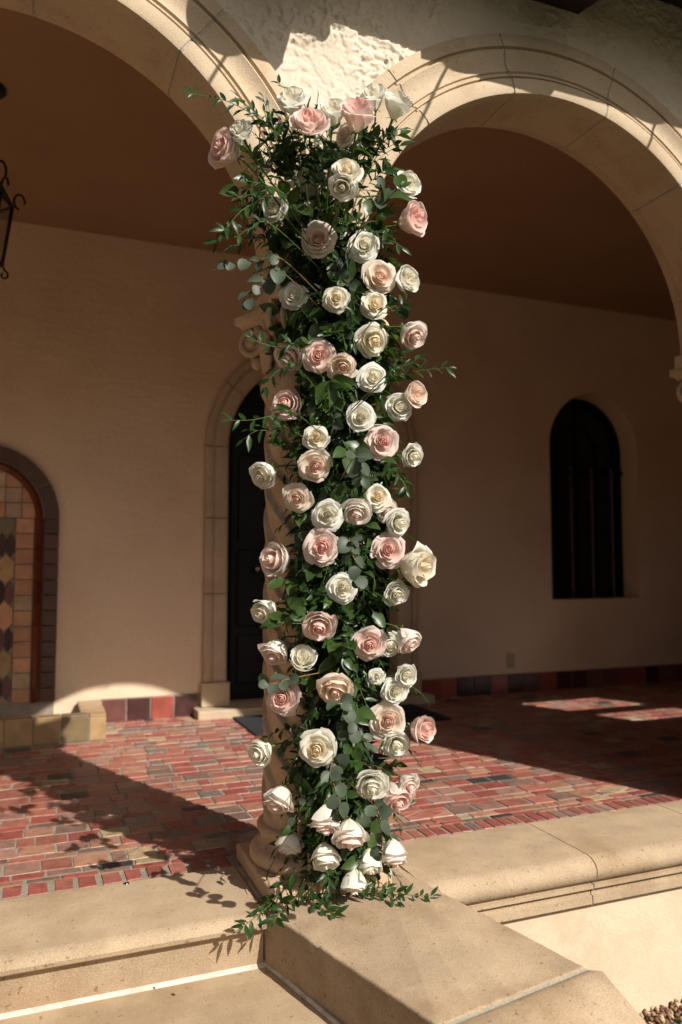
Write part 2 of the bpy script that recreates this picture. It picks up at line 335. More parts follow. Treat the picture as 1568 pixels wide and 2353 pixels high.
def poly_brick(pts, c, sink=0):
    cx = sum(p[0] for p in pts) / len(pts); cyy = sum(p[1] for p in pts) / len(pts); n = len(pts)
    V = []
    for z, f in ((-.016, .93), (-.005, .93), (-.002, .84)): V += [(cx + (a - cx) * f, cyy + (b_ - cyy) * f, z) for a, b_ in pts]
    F = [(k * n + i, k * n + (i + 1) % n, (k + 1) * n + (i + 1) % n, (k + 1) * n + i) for k in range(2) for i in range(n)] + [tuple(range(2 * n, 3 * n))]
    obj('brick', V, F, BRICKS[c], floor)
for (x, y, wd, d) in diamonds:
    if proj((x, y, 0))[0] < -60 or proj((x, y, 0))[0] > 1600 or blocked(x + wd / 2, y): continue
    L_, R_, B_, T_ = (x, y + d / 2), (x + wd, y + d / 2), (x + wd * .5, y), (x + wd * .5, y + d)
    poly_brick([L_, B_, R_, T_], rnd.choice((7, 0, 1, 7)))
    for q in ([(x, y), B_, L_], [B_, (x + wd, y), R_], [R_, (x + wd, y + d), T_], [T_, (x, y + d), L_]): poly_brick(q, rnd.choice((1, 2, 3)))
tag(far.build('paving_bricks', BRICKS, floor), kind='stuff')

# rear wall of the porch, with the doorway and the window recess
DOOR = (1.86, .64, -.1, 1.80, .64); WIN = (4.345, .455, .71, 1.975, .455)
V, F = wall_faces(-3.2, 6.4, -.05, 3.3, [DOOR, WIN], YB)
rear = obj('rear_wall', V, F, PLASTER); tag(rear, 'smooth tan plaster rear wall of the porch', 'wall', kind='structure')
rv = MB()                                          # window reveal
n = 24; pr = [(WIN[0] + WIN[1], WIN[2])] + [(WIN[0] + WIN[4] * math.cos(math.pi * i / n), WIN[3] + WIN[4] * math.sin(math.pi * i / n)) for i in range(n + 1)] + [(WIN[0] - WIN[1], WIN[2])]
rv.add([(x, YB, z) for x, z in pr] + [(x, YB + .26, z) for x, z in pr], [(i, (i + 1) % len(pr), len(pr) + (i + 1) % len(pr), len(pr) + i) for i in range(len(pr))])
rv.build('window_reveal', PLASTER, rear)
m_ = MB(); m_.box(-3.2, 6.4, 5.95, 6.05, -.3, 3.3); tag(m_.build('inner_room_wall', PLASTER), kind='structure')
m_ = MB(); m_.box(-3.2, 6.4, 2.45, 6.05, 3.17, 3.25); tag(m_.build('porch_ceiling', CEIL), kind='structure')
m_ = MB(); m_.box(6.2, 6.4, 2.58, 6.0, -.3, 3.17); tag(m_.build('wall_right', PLASTER), kind='structure')
m_ = MB(); m_.box(-3.2, -3.0, 2.58, 6.0, -.3, 3.17); tag(m_.build('wall_left', PLASTER), kind='structure')
# skirting tiles along the rear wall
x = .42; k = 0
rs = random.Random(11)
while x < 6.15:
    if 1.035 < x + .1 < 2.70: x = 2.69; continue
    wd = min(.152, 1.04 - x) if x < 1.04 else .152
    if wd > .05:
        c = [T_RED, T_RED, T_RED, T_PURPLE, T_RED, T_PURPLE, T_DARK][rs.randrange(7)] if x < 2 else rs.choice([T_PURPLE, T_DARK, T_DARK, T_RED])
        b = MB().box(x + .005, x + wd - .005, YB - .018, YB + .01, -.008, .138, .003).build('skirting_tile', c, rear)
    x += wd
MB().box(.41, 1.05, YB - .009, YB + .02, -.012, .142).box(2.68, 6.2, YB - .009, YB + .02, -.012, .142).build('skirting_grout', GROUT, rear)

# ------------------------------------------------------------------ facade with arches
fac = empty('arcade_facade', (0.825, YF, 0), 'cream stucco arcade wall with carved stone arches above the flower column', 'wall')
fac.matrix_world = Matrix.Translation((0, 0, 0))
# an irregular set-out: wall body
HOLES = [(ARC[0], 1.0, -.3, CZ, 1.0), (ARC[1], 1.0, -.3, CZ, 1.0), (-2.15, .80, -.3, CZ, .80)]
V, F = wall_faces(-3.2, 2.99, 1.86, 3.6, HOLES, YF + .012, YFB)
body = MB().add(V, F)
V, F = wall_faces(-3.2, -3.0, -.3, 1.86, [], YF + .012, YFB); body.add(V, F)
body.box(-1.33, -1.06, YF + .012, YFB, -.3, 1.9)
body.box(-3.2, -2.94, YF + .012, YFB, -.3, 1.9)
# solid end bay on the far right with a two-light opening
body.box(2.99, 4.22, YF + .012, YFB, -.3, 3.6).box(5.0, 6.4, YF + .012, YFB, -.3, 3.6).box(4.22, 5.0, YF + .012, YFB, -.3, 1.20).box(4.22, 5.0, YF + .012, YFB, 2.10, 3.6).box(4.22, 5.0, YF + .1, YFB - .1, 1.58, 1.66)
body.build('wall_body', STUCCO, fac)
# trowelled stucco coat: real relief where the camera is close to it
def sstep(a, b, v):
    t = min(1, max(0, (v - a) / (b - a))); return t * t * (3 - 2 * t)
def stucco_h(x, z):
    wx = x + .03 * noise.noise((x * 9, z * 9, 3.1)); wz = z + .03 * noise.noise((x * 9, z * 9, 8.7))
    n1 = noise.noise((wx * 24, wz * 31, .5)); n2 = noise.noise((wx * 52, wz * 64, 4.5)); n3 = noise.noise((x * 110, z * 110, 1.5))
    n4 = noise.noise((wx * 5, wz * 6, 9.5))
    am = 1 - .55 * sstep(1.25, 1.6, x) - .35 * sstep(.75, .5, x)
    return am * .0062 * sstep(0, .055, n1) * (.75 + .5 * n4) + am * .0056 * sstep(.05, .12, n2) * sstep(-.45, .0, n4) + .0016 * n3 + .003 * n4
RES = .0042; X0, X1, Z0, Z1 = .1, 2.75, 2.30, 3.33
nx = int((X1 - X0) / RES); nz = int((Z1 - Z0) / RES)
idx = {}; V = []; F = []
def keep(x, z): return all(math.hypot(x - c, z - CZ) > 1.015 for c in ARC)
def vid(i, j):
    k = (i, j)
    if k not in idx:
        x = X0 + i * RES; z = Z0 + j * RES; idx[k] = len(V); V.append((x, YF + .004 - stucco_h(x, z), z))
    return idx[k]
for j in range(nz):
    for i in range(nx):
        if keep(X0 + i * RES, Z0 + j * RES): F.append((vid(i, j), vid(i + 1, j), vid(i + 1, j + 1), vid(i, j + 1)))
obj('stucco_coat', V, F, STUCCO, fac, True)
PROF = [(1.0, 2.30), (1.042, 2.30), (1.042, 2.279), (1.036, 2.276), (.996, 2.276), (.992, 2.287), (.985, 2.289), (.981, 2.274), (.976, 2.272), (.962, 2.279), (.94, 2.285), (.918, 2.284), (.903, 2.277), (.899, 2.284),
        (.894, 2.284), (.891, 2.276), (.884, 2.275), (.881, 2.283), (.876, 2.283), (.873, 2.269), (.866, 2.267), (.828, 2.266), (.818, 2.269), (.815, 2.277), (.815, 2.315), (.818, 2.322), (.818, 2.495), (.822, 2.503), (.850, 2.560), (.856, 2.577), (1.0, 2.577)]
PMORT = [(.995, 2.31)] + [(r + (.004 if r < .83 else (.0 if r < 1.03 else -.004)), y + (.003 if y < 2.5 else -.003)) for r, y in PROF[1:-1]] + [(.995, 2.574)]
def arch(cx, joints, name_label, clip):
    a = empty('stone_arch', (0, 0, 0)); a.parent = fac
    for a0, a1 in zip(joints, joints[1:]):
        g = .3
        mb = MB().arc(PROF, cx, CZ, a0 + g, a1 - g, max(3, int((a1 - a0) / 2.5)))
        o = mb.build('voussoir', STONE_ARCH, a, auto=30)
        if clip and any(abs(cx + math.cos(R(t)) * 1.04 - .825) < .25 for t in (a0, a1)):
            bm = bmesh.new(); bm.from_mesh(o.data); s = 1 if cx < .8 else -1
            bmesh.ops.bisect_plane(bm, geom=bm.verts[:] + bm.edges[:] + bm.faces[:], plane_co=(.825 - s * .0005, 0, 0), plane_no=(s, 0, 0), clear_outer=True); bm.to_mesh(o.data); bm.free()
    for t in joints[1:-1]: MB().arc(PMORT, cx, CZ, t - .4, t + .4, 1).build('mortar_joint', MORTAR, a)
    return a
arch(ARC[1], [0, 16, 46.5, 75.7, 104.6, 133, 160, 180], '', True)
arch(ARC[0], [0, 22, 52, 84, 114, 143, 165, 180], '', True)
MB().box(.69, .96, YF - .01, YFB, 1.855, 1.909).build('springer_block', STONE_ARCH, fac)
MB().box(-1.33, -.945, YF - .01, YFB + .004, 1.86, 1.91).build('springer_block', STONE_ARCH, fac)
MB().box(2.598, 3.0, YF - .01, YFB + .004, 1.86, 1.909).build('springer_block', STONE_ARCH, fac)

# eave above: sloping soffit, carved rafter ends, short unseen stay wires
eave = empty('roof_eave', (1.8, 2.0, 3.2), 'dark timber roof eave with rafter ends overhanging the stucco wall', 'eave')
eave.matrix_world = Matrix.Translation((0, 0, 0))
def sl(p): return 3.27 - .25 * p
PE = .444
m_ = MB()
m_.extrude_x([(YF + .1, sl(-.1)), (YF - PE, sl(PE)), (YF - PE - .005, sl(PE) + .05), (YF + .1, sl(-.1) + .12)], -4, 1.40)
m_.build('soffit_board', WOOD, eave)
m_ = MB(); m_.extrude_x([(YF + .1, sl(-.1)), (YF - PE - .045, sl(PE + .045)), (YF - PE - .05, sl(PE) + .05), (YF + .1, sl(-.1) + .12)], 1.402, 7); m_.build('soffit_board', WOOD, eave)
def rafter(x0, x1, end, drop):
    # side outline in (distance from wall, z): straight underside, ogee cut at the tail
    o = [(-.1, sl(-.1) - .17), (end * .55, sl(end * .55) - .165), (end * .72, sl(end * .72) - .15 - drop * .5), (end * .86, sl(end * .86) - .16 - drop), (end, sl(end) - .13 - drop), (end + .02, sl(end) - .06), (end + .02, sl(end) + .01), (-.1, sl(-.1) + .01)]
    MB().extrude_x([(YF - p, z) for p, z in o], x0, x1).build('rafter', WOOD, eave)
for k in range(-4, 5):
    xr = 1.60 + 1.02 * k
    rafter(xr, xr + .285, .40 if k % 2 == 0 else .43, 0 if k % 2 == 0 else .085)
MB().box(.885, 1.04, YF - .445, YF - .40, 3.095, 3.17, .004).build('eave_block', WOOD, eave)
for xw in (.80, 1.51, 2.45):  # unseen wires, ended early so their shadows stay on the arches
    MB().tube([(xw, YF - .40, 3.152), (xw, YF - .64, 3.150), (xw, YF - .88, 3.146)], .006, 6).build('wire_stub', IRON, eave)

# ------------------------------------------------------------------ sill, steps, cheek wall
sill = empty('stone_sill', (0, 0, 0), 'long buff cast stone sill edging the porch floor under the arches', 'sill')
PR_R = [(2.579, 0), (2.240, 0), (2.218, -.004), (2.198, -.016), (2.187, -.034), (2.186, -.050), (2.193, -.068), (2.206, -.080), (2.216, -.084), (2.216, -.090), (2.204, -.091), (2.204, -.103), (2.222, -.104), (2.222, -.128), (2.212, -.130), (2.212, -.157), (2.30, -.157), (2.30, -.29), (2.579, -.29)]
PR_L = [(2.579, 0), (2.232, 0), (2.214, -.004), (2.200, -.014), (2.194, -.026), (2.197, -.038), (2.208, -.046), (2.226, -.050), (2.230, -.060), (2.232, -.29), (2.579, -.29)]
for x0, x1, pr in ((-3.2, -1.0, PR_L), (-1.0, .642, PR_L), (1.155, 1.80, PR_R), (1.80, 2.44, PR_R), (2.44, 3.1, PR_R), (3.1, 4.4, PR_R), (4.4, 6.4, PR_R)):
    jg = .0006 if pr is PR_L else .002
    MB().extrude_x(pr, x0 + jg, x1 - jg, 0, .003 if -1 < x0 < 3 else 0).build('sill_stone', STONE, sill, auto=35)
    s = [(y + (.004 if y < 2.5 else -.004), z - .004) for y, z in pr]
    if pr is PR_R: MB().extrude_x(s, x1 - .004, x1 + .004).build('mortar_joint', MORTAR, sill)
m_ = MB(); m_.box(1.18, 6.4, 2.24, 2.5, -.62, -.156); tag(m_.build('base_wall', STUCCO_LOW), 'smooth cream stucco base wall below the moulded sill', 'wall')
st = empty('stone_steps', (0, 0, 0), 'buff stone entrance steps going down beside the sloping cheek wall', 'steps')
for k, (y0, y1, z) in enumerate(((1.84, 2.40, -.155), (1.44, 1.86, -.31), (1.04, 1.46, -.46))):
    MB().box(-3.2, 1.05, y0, y1, z - .15, z, .008).build('tread', STONE_TREAD, st)
MB().extrude_x([(2.219, -.1552), (2.225, -.150), (2.229, -.146), (2.236, -.146), (2.236, -.16)], -3.1, .652).build('caulk_bead', CAULK, st)
MB().tube([(.656, 2.236, -.16), (.653, 2.234, -.05)], .009, 6).build('caulk_bead', CAULK, st)
MB().tube([(.650, 2.24, -.153), (.700, 2.03, -.153), (.74, 1.86, -.153)], [.012, .009, .008], 6).build('caulk_bead', CAULK, st)
ck = empty('cheek_wall', (0, 0, 0), 'broad flat-topped stone cheek wall flaring out from the column foot', 'cheek wall')
def bevelled(name, poly, z0, z1, mat, parent, off=.007, ramp=None, rough=False):
    bm = bmesh.new(); n = len(poly)
    lo = [bm.verts.new((x, y, z0)) for x, y in poly]; hi = [bm.verts.new((x, y, z1)) for x, y in poly]
    bm.faces.new(list(reversed(lo))); bm.faces.new(hi)
    for i in range(n): bm.faces.new((lo[i], lo[(i + 1) % n], hi[(i + 1) % n], hi[i]))
    bmesh.ops.recalc_face_normals(bm, faces=bm.faces[:])
    if ramp:
        d, p0 = ramp
        for k in range(1, 14): bmesh.ops.bisect_plane(bm, geom=bm.verts[:] + bm.edges[:] + bm.faces[:], plane_co=Vector((*p0, 0)) + Vector((*d, 0)) * (k * .05), plane_no=(*d, 0))
        for v in bm.verts:
            if v.co.z > z1 - .01:
                s = max(0, (v.co.x - p0[0]) * d[0] + (v.co.y - p0[1]) * d[1]); v.co.z -= .62 * (math.sqrt((max(0, s - .05)) ** 2 + .03 ** 2) - .03)
    if rough:
        bmesh.ops.subdivide_edges(bm, edges=[e for e in bm.edges if e.calc_length() > .15 and abs(e.verts[0].co.z - e.verts[1].co.z) < .1], cuts=44)
        for v in bm.verts:
            q = v.co * 24; c = noise.noise(q); v.co += Vector((noise.noise(q + Vector((9, 0, 0))), noise.noise(q + Vector((0, 9, 0))), 0)) * .0022
            if v.co.z > z1 - .01 and not ramp: v.co.z -= .0035 * max(0, noise.noise(v.co * 40))
    es = [e for e in bm.edges if e.calc_face_angle(0) > .6]
    bmesh.ops.bevel(bm, geom=es, offset=off, segments=3, affect='EDGES', profile=.5)
    me = bpy.data.meshes.new(name); bm.to_mesh(me); bm.free(); me.materials.append(mat); me.polygons.foreach_set('use_smooth', [True] * len(me.polygons))
    o = link(bpy.data.objects.new(name, me), parent); return o
bevelled('cheek_stone', [(.646, 2.579), (.646, 2.225), (.838, 1.548), (1.300, 1.630), (1.172, 2.20), (1.151, 2.36), (1.151, 2.579)], -.62, .0005, STONE, ck, rough=True)
d2 = Vector((.235, -.972)).normalized()
bevelled('cheek_stone', [(.842, 1.538), (1.02, .92), (1.47, .92), (1.335, 1.515), (1.304, 1.622)], -.62, 0, STONE, ck, .008, ((d2.x, d2.y), (1.09, 1.585)))
MB().prism([(.842, 1.552), (.844, 1.536), (1.299, 1.618), (1.297, 1.632)], -.6, -.003).build('mortar_joint', MORTAR, ck)

# gravel bed by the base wall
gv = MB(); rg = random.Random(5)
GC = [surf('pebble_tan', (.36, .22, .12), (.28, .17, .09), .6, 30, 90, .2, .3, 80, .002), surf('pebble_brown', (.20, .10, .06), (.15, .08, .05), .6, 30, 90, .2, .3, 80, .002), surf('pebble_pale', (.45, .34, .22), (.40, .29, .18), .6, 30, 90, .2, .3, 80, .002)]
for k in range(4200):
    x = rg.uniform(1.5, 2.9); y = 2.24 - rg.random() ** 1.2 * .9
    if x < 1.2 + (2.3 - y) * .35: continue
    s = rg.uniform(.007, .014); z = -.58 + rg.uniform(0, .016); q = Matrix.Rotation(rg.random() * 6, 3, (rg.random(), rg.random(), rg.random() + .1))
    V = [Vector(v) for v in ((1, 0, 0), (-1, 0, 0), (0, 1, 0), (0, -1, 0), (0, 0, .7), (0, 0, -.7), (.7, .7, .3), (-.7, .6, .35), (.6, -.7, .3), (-.6, -.7, .35))]
    V = [Vector((x, y, z)) + (q @ (v * rg.uniform(.8, 1.15))) * s for v in V]
    gv.add(V, [(0, 6, 4), (6, 2, 4), (2, 7, 4), (7, 1, 4), (1, 9, 4), (9, 3, 4), (3, 8, 4), (8, 0, 4), (0, 5, 2), (2, 5, 1), (1, 5, 3), (3, 5, 0), (0, 2, 6), (2, 1, 7), (1, 3, 9), (3, 0, 8)], rg.randrange(3))
tag(gv.build('gravel', GC, smooth=True), 'brown and tan river gravel at the foot of the cream base wall', 'gravel', kind='stuff')

# ================================================================== STONE COLUMNS
def column(cx, cyy, label, vis=True):
    t = empty('stone_column', (cx, cyy, 0), label, 'column', 'twisted stone columns of the arcade')
    bevelled('plinth', [(-.2, -.2), (.2, -.2), (.2, .2), (-.2, .2)], .001, .055, STONE_COL, t, .008)
    MB().lathe([(.0, .05), (.17, .05), (.190, .056), (.199, .072), (.199, .088), (.190, .103), (.178, .108), (.172, .112), (.164, .122), (.160, .135), (.162, .143), (.170, .146), (.176, .155), (.176, .165), (.168, .173), (.158, .176), (.156, .182), (.0, .182)], 56).build('base', STONE_COL, t, auto=50)
    nA, nZ = 176, 260; V = []; z0, z1 = .176, 1.545
    for j in range(nZ + 1):
        z = z0 + (z1 - z0) * j / nZ; f = min(1, (z - z0) / .05, (z1 - z) / .04)
        for i in range(nA):
            a = 2 * math.pi * i / nA; ph = (8 * a + 50 * z) / (2 * math.pi) % 1.0
            lobe = (ph / .80) ** .55 if ph < .80 else (1 - .12 * (ph - .80) / .06 if ph < .86 else (.25 if ph < .95 else .1))
            r = .143 + .0185 * (lobe * f + (1 - f) * .7); V.append((r * math.cos(a), r * math.sin(a), z))
    F = [(j * nA + i, j * nA + (i + 1) % nA, (j + 1) * nA + (i + 1) % nA, (j + 1) * nA + i) for j in range(nZ) for i in range(nA)]
    obj('shaft', V, F, STONE_COL, t, True)
    MB().lathe([(.0, 1.535), (.158, 1.535), (.162, 1.55), (.170, 1.562), (.175, 1.585), (.174, 1.605), (.166, 1.622), (.156, 1.632), (.150, 1.64)], 48).build('necking', STONE_COL, t, auto=50)
    cp = empty('capital', (0, 0, 0)); cp.parent = t
    MB().lathe([(.148, 1.635), (.146, 1.66), (.148, 1.70), (.155, 1.75), (.168, 1.80), (.180, 1.825), (.10, 1.83)], 48).build('bell', STONE_COL, cp, auto=50)
    ab = []; HN = .222
    for q in range(4):                               # abacus: concave sides, blunt horns
        a0 = math.pi / 4 + q * math.pi / 2
        for k in range(13):
            tt = -1 + 2 * k / 12; s = HN * .94; dpt = HN - .055 * (1 - tt * tt)
            c, s_ = math.cos(a0 + math.pi / 4), math.sin(a0 + math.pi / 4); ab.append((dpt * c - tt * -s * s_ * -1, dpt * s_ + tt * s * c))
    ab2 = []
    for q in range(4):
        an = q * math.pi / 2; c, s_ = math.cos(an), math.sin(an)
        for k in range(13):
            tt = -1 + 2 * k / 12; dpt = HN - .05 * (1 - tt * tt); la = tt * HN * .9
            ab2.append((dpt * c - la * s_, dpt * s_ + la * c))
    n = len(ab2); V = []
    for z, f in ((1.822, .90), (1.836, .92), (1.842, .985), (1.848, 1.0), (1.866, 1.0), (1.870, .99)): V += [(x * f, y * f, z) for x, y in ab2]
    F = [(j * n + i, j * n + (i + 1) % n, (j + 1) * n + (i + 1) % n, (j + 1) * n + i) for j in range(5) for i in range(n)] + [tuple(range(n - 1, -1, -1)), tuple(5 * n + i for i in range(n))]
    MB().add(V, F).build('abacus', STONE_COL, cp, auto=35)
    for q in range(4):                               # corner volutes
        an = math.pi / 4 + q * math.pi / 2; dv = Vector((math.cos(an), math.sin(an), 0)); sd = Vector((-dv.y, dv.x, 0)); mb = MB()
        for side in (-1, 1):
            pts = []; rr = []
            for k in range(46):
                th = k / 45 * 4.3 * math.pi; ro = .047 * (1 - k / 45) ** .8 + .006
                pts.append(dv * (.242 - .0 + ro * math.cos(th + 1.9) - .02) + Vector((0, 0, 1.772 + ro * math.sin(th + 1.9))) + sd * (side * (.030 - .012 * k / 45)) ); rr.append(.0125 * (1 - .55 * k / 45))
            stem = [dv * .165 + sd * (side * .02) + Vector((0, 0, 1.70)), dv * .175 + sd * side * .026 + Vector((0, 0, 1.76)), dv * .195 + sd * side * .03 + Vector((0, 0, 1.812))]
            mb.tube(stem + pts, [.013] * 3 + rr, 8)
        mb.tube([dv * .222 + sd * k * .012 + Vector((0, 0, 1.772)) for k in (-3, 3)], .022, 12)
        mb.build('volute', STONE_COL, cp, smooth=True)
        mb = MB(); mb.lathe([(0, -.028), (.016, -.022), (.024, -.006), (.022, .008), (.012, .02), (0, .024)], 14)
        o = mb.build('bud', STONE_COL, cp, smooth=True); o.location = dv * .212 + Vector((0, 0, 1.706))
    for q in range(8):                               # acanthus leaves
        an = q * math.pi / 4 + (0 if q % 2 == 0 else 0); dv = Vector((math.cos(an), math.sin(an), 0)); sd = Vector((-dv.y, dv.x, 0)); V = []; F = []
        hgt = .125 if q % 2 else .165
        for j in range(11):
            v = j / 10; r = .152 + .012 * v + (.035 * ((v - .7) / .3) ** 2 if v > .7 else 0); z = 1.638 + hgt * (v if v < .85 else .85 + (v - .85) * .1) ; wd = .045 * (math.sin(math.pi * min(1, .2 + .75 * v)) ** .7) * (1 + .22 * math.cos(v * 26))
            for i in range(9):
                u = -1 + i / 4; V.append(dv * (r + .012 * (1 - abs(u)) * math.sin(math.pi * v) + .004 * math.cos(u * 9)) + sd * (u * wd) + Vector((0, 0, z - .012 * abs(u) * v)))
        F = [(j * 9 + i, j * 9 + i + 1, j * 9 + i + 10, j * 9 + i + 9) for j in range(10) for i in range(8)]
        o = MB().add(V, F).build('acanthus_leaf', STONE_COL, cp, smooth=True)
        so = o.modifiers.new('solid', 'SOLIDIFY'); so.thickness = .012
    return t
CX, CY = .86, 2.44
column(CX, CY, 'twisted buff stone column wrapped by the rose garland')
column(2.855, CY, 'stone column with scrolled capital at the far side of the shaded arch')

# ================================================================== DOORWAY, WINDOW, FOUNTAIN, LANTERN
dr = empty('arched_doorway', (0, 0, 0), 'tall arched stone doorway with black double doors behind the flower column', 'door')
dcx, dz = DOOR[0], DOOR[3]
DP = [(.80, 5.21), (.80, 5.165), (.79, 5.158), (.755, 5.16), (.75, 5.172), (.74, 5.172), (.735, 5.158), (.665, 5.158), (.652, 5.164), (.64, 5.18), (.64, 5.33), (.80, 5.33)]
for a0, a1 in ((0, 34), (34, 66), (66, 114), (114, 146), (146, 180)): MB().arc(DP, dcx, dz, a0 + .25, a1 - .25, 10).build('surround_stone', STONE_ARCH, dr, auto=30)
for sgn in (-1, 1):
    for z0, z1 in ((.215, .80), (.80, 1.31), (1.31, 1.80)):
        V = [(dcx + sgn * r, y, z) for z in (z0 + .003, z1 - .003) for r, y in DP]; k = len(DP)
        MB().add(V, [tuple(range(k)), tuple(range(2 * k - 1, k - 1, -1))] + [(i, (i + 1) % k, k + (i + 1) % k, k + i) for i in range(k)]).build('surround_stone', STONE_ARCH, dr, auto=30)
    xa, xb = sorted((dcx + sgn * .625, dcx + sgn * .815)); MB().box(xa, xb, 5.14, 5.33, .055, .212, .006).build('plinth_block', STONE_ARCH, dr)
MB().box(dcx - .86, dcx + .86, 5.02, 5.40, -.02, .052, .008).build('threshold', STONE_ARCH, dr)
YD = 5.36
for sgn in (-1, 1):
    lf = empty('door_leaf', (0, 0, 0)); lf.parent = dr
    xi, xo = dcx + sgn * .006, dcx + sgn * .66; x0, x1 = sorted((xi, xo))
    n = 16; V = [(x0, YD, .05), (x1, YD, .05)]; top = [(x1 + (x0 - x1) * i / n) for i in range(n + 1)]
    V += [(x, YD, dz + math.sqrt(max(0, .66 ** 2 - (x - dcx) ** 2))) for x in top]; k = len(V)
    V += [(x, YD + .05, z) for x, y, z in V]
    MB().add(V, [tuple(range(k)), tuple(range(2 * k - 1, k - 1, -1))] + [(i, (i + 1) % k, k + (i + 1) % k, k + i) for i in range(k)]).build('slab', BLACKPAINT, lf)
    for px in (.14, .36):
        for z0, z1 in ((.16, .50), (.56, 1.10), (1.16, 1.78)):
            xa, xb = sorted((dcx + sgn * (px - .03), dcx + sgn * (px + .17)))
            MB().box(xa, xb, YD - .016, YD + .01, z0, z1, .010).build('panel', BLACKPAINT, lf)
    for px in (.015, .30, .56):
        xa, xb = sorted((dcx + sgn * px, dcx + sgn * (px + .025))); MB().box(xa, xb, YD - .028, YD + .01, .08, 1.9, .006).build('moulding', BLACKPAINT, lf)
    mb = MB(); mb.lathe([(0, 0), (.022, .002), (.022, .008), (.009, .012), (.009, .035), (.022, .042), (.027, .055), (.022, .068), (0, .073)], 18)
    o = mb.build('knob', STEEL, lf, smooth=True); o.location = (dcx + sgn * .395, YD - .016, .97); o.rotation_euler = (R(90), 0, 0)
mt = MB().box(1.22, 2.52, 4.43, 5.0, -.004, .010, .004).build('doormat', MAT_RUBBER); tag(mt, 'flat charcoal doormat lying before the arched doorway', 'doormat')

GLASS, t_, b_, N_, L_N = nodes('dark_glass'); b_.inputs['Base Color'].default_value = (.006, .007, .008, 1); b_.inputs['Roughness'].default_value = .08; b_.inputs['Specular IOR Level'].default_value = .35
wn = empty('arched_window', (0, 0, 0), 'dark arched window with iron bars set deep in the shaded wall', 'window')
wx, wz, YW = WIN[0], WIN[3], YB + .235
MB().arc([(.47, YW - .03), (.435, YW - .03), (.43, YW), (.43, YW + .06), (.47, YW + .06)], wx, wz, 0, 180, 24).build('head_frame', BLACKPAINT, wn, auto=30)
for sgn in (-1, 1):
    xa, xb = sorted((wx + sgn * .43, wx + sgn * .47)); MB().box(xa, xb, YW - .03, YW + .06, .70, wz, .004).build('side_frame', BLACKPAINT, wn)
MB().box(wx - .45, wx + .45, YW - .035, YW + .06, .70, .76, .004).build('sill_frame', BLACKPAINT, wn)
MB().box(wx - .47, wx + .47, YW - .05, YW + .0, wz - .20, wz - .16, .004).build('transom', BLACKPAINT, wn)
zs = [.76, 1.02, 1.29, 1.53, wz - .20]
for i in range(4):
    for j in range(4):
        xa = wx - .43 + i * .215; MB().box(xa + .006, xa + .209, YW + .02, YW + .03, zs[j] + .006, zs[j + 1] - .006).build('pane', GLASS, wn)
for sgn, a0, a1 in ((1, 0, 90), (-1, 90, 180)):
    MB().arc([(.43, YW + .02), (.225, YW + .02), (.225, YW + .03), (.43, YW + .03)], wx, wz, a0 + .8, a1 - .8, 14).build('pane', GLASS, wn)
    pts = [(wx + sgn * .01, wz - .16), (wx + sgn * .20, wz - .16)] + [(wx + sgn * (.205 * math.cos(R(q))), wz + .205 * math.sin(R(q))) for q in range(0, 86, 12)] + [(wx + sgn * .01, wz + .205)]
    xa, xb = sorted((wx + sgn * .225, wx + sgn * .43)); MB().box(xa, xb, YW + .02, YW + .03, wz - .165, wz).build('pane', GLASS, wn)
    V = [(x, YW + .021, z) for x, z in pts]; obj('pane', V, [tuple(range(len(V)))], GLASS, wn)
MB().arc([(.225, YW + .005), (.208, YW + .005), (.208, YW + .035), (.225, YW + .035)], wx, wz, 0, 180, 20).build('arched_muntin', BLACKPAINT, wn)
for i in range(1, 4): MB().box(wx - .43 + i * .215 - .007, wx - .43 + i * .215 + .007, YW + .005, YW + .035, .76, wz + (.43 if i == 2 else 0)).build('muntin', BLACKPAINT, wn)
for j in range(1, 4): MB().box(wx - .43, wx + .43, YW + .008, YW + .034, zs[j] - .006, zs[j] + .006).build('glazing_bar', BLACKPAINT, wn)
IRONB = surf('weathered_bar', (.16, .12, .09), (.12, .09, .07), .4, 30, 90, .2, .3, 90, .002)
for i in range(4): MB().tube([(wx - .335 + i * .215, YW - .075, .72), (wx - .335 + i * .215, YW - .075, wz - .15)], .009, 8).build('iron_bar', IRONB, wn)
op = MB().box(3.45, 3.525, YB - .008, YB + .004, .185, .305, .003).build('outlet_cover', PLATE); tag(op, 'small plastic outlet cover low on the shaded wall', 'outlet')

# wall fountain on the left: arched tile panel over a tiled trough
ft = empty('tiled_fountain', (-.32, YB, 0), 'arched tile wall fountain with russet border and low tiled trough', 'fountain')
ft.matrix_world = Matrix.Translation((0, 0, 0))
fx, fz, FR = -.32, 1.285, .461
def tile_box(x0, x1, z0, z1, m, y=YB - .03, parent=ft, name='tile', dep=.06): return MB().box(x0 + .003, x1 - .003, y, y + dep, z0 + .003, z1 - .003, .0035).build(name, m, parent)
k = 12
for i in range(k):                                   # border ring and jambs
    MB().arc([(FR - .003, YB - .028), (FR - .089, YB - .028), (FR - .089, YB + .02), (FR - .003, YB + .02)], fx, fz, i * 15 + .45, i * 15 + 14.55, 5).build('border_tile', T_BROWN, ft)
    MB().arc([(FR - .095, YB - .01), (FR - .100, YB - .034), (FR - .118, YB - .046), (FR - .136, YB - .040), (FR - .146, YB - .02), (FR - .146, YB + .02), (FR - .095, YB + .02)], fx, fz, i * 15 + .3, i * 15 + 14.7, 5).build('liner_tile', T_LINER, ft, auto=40)
zz = fz; j = 0
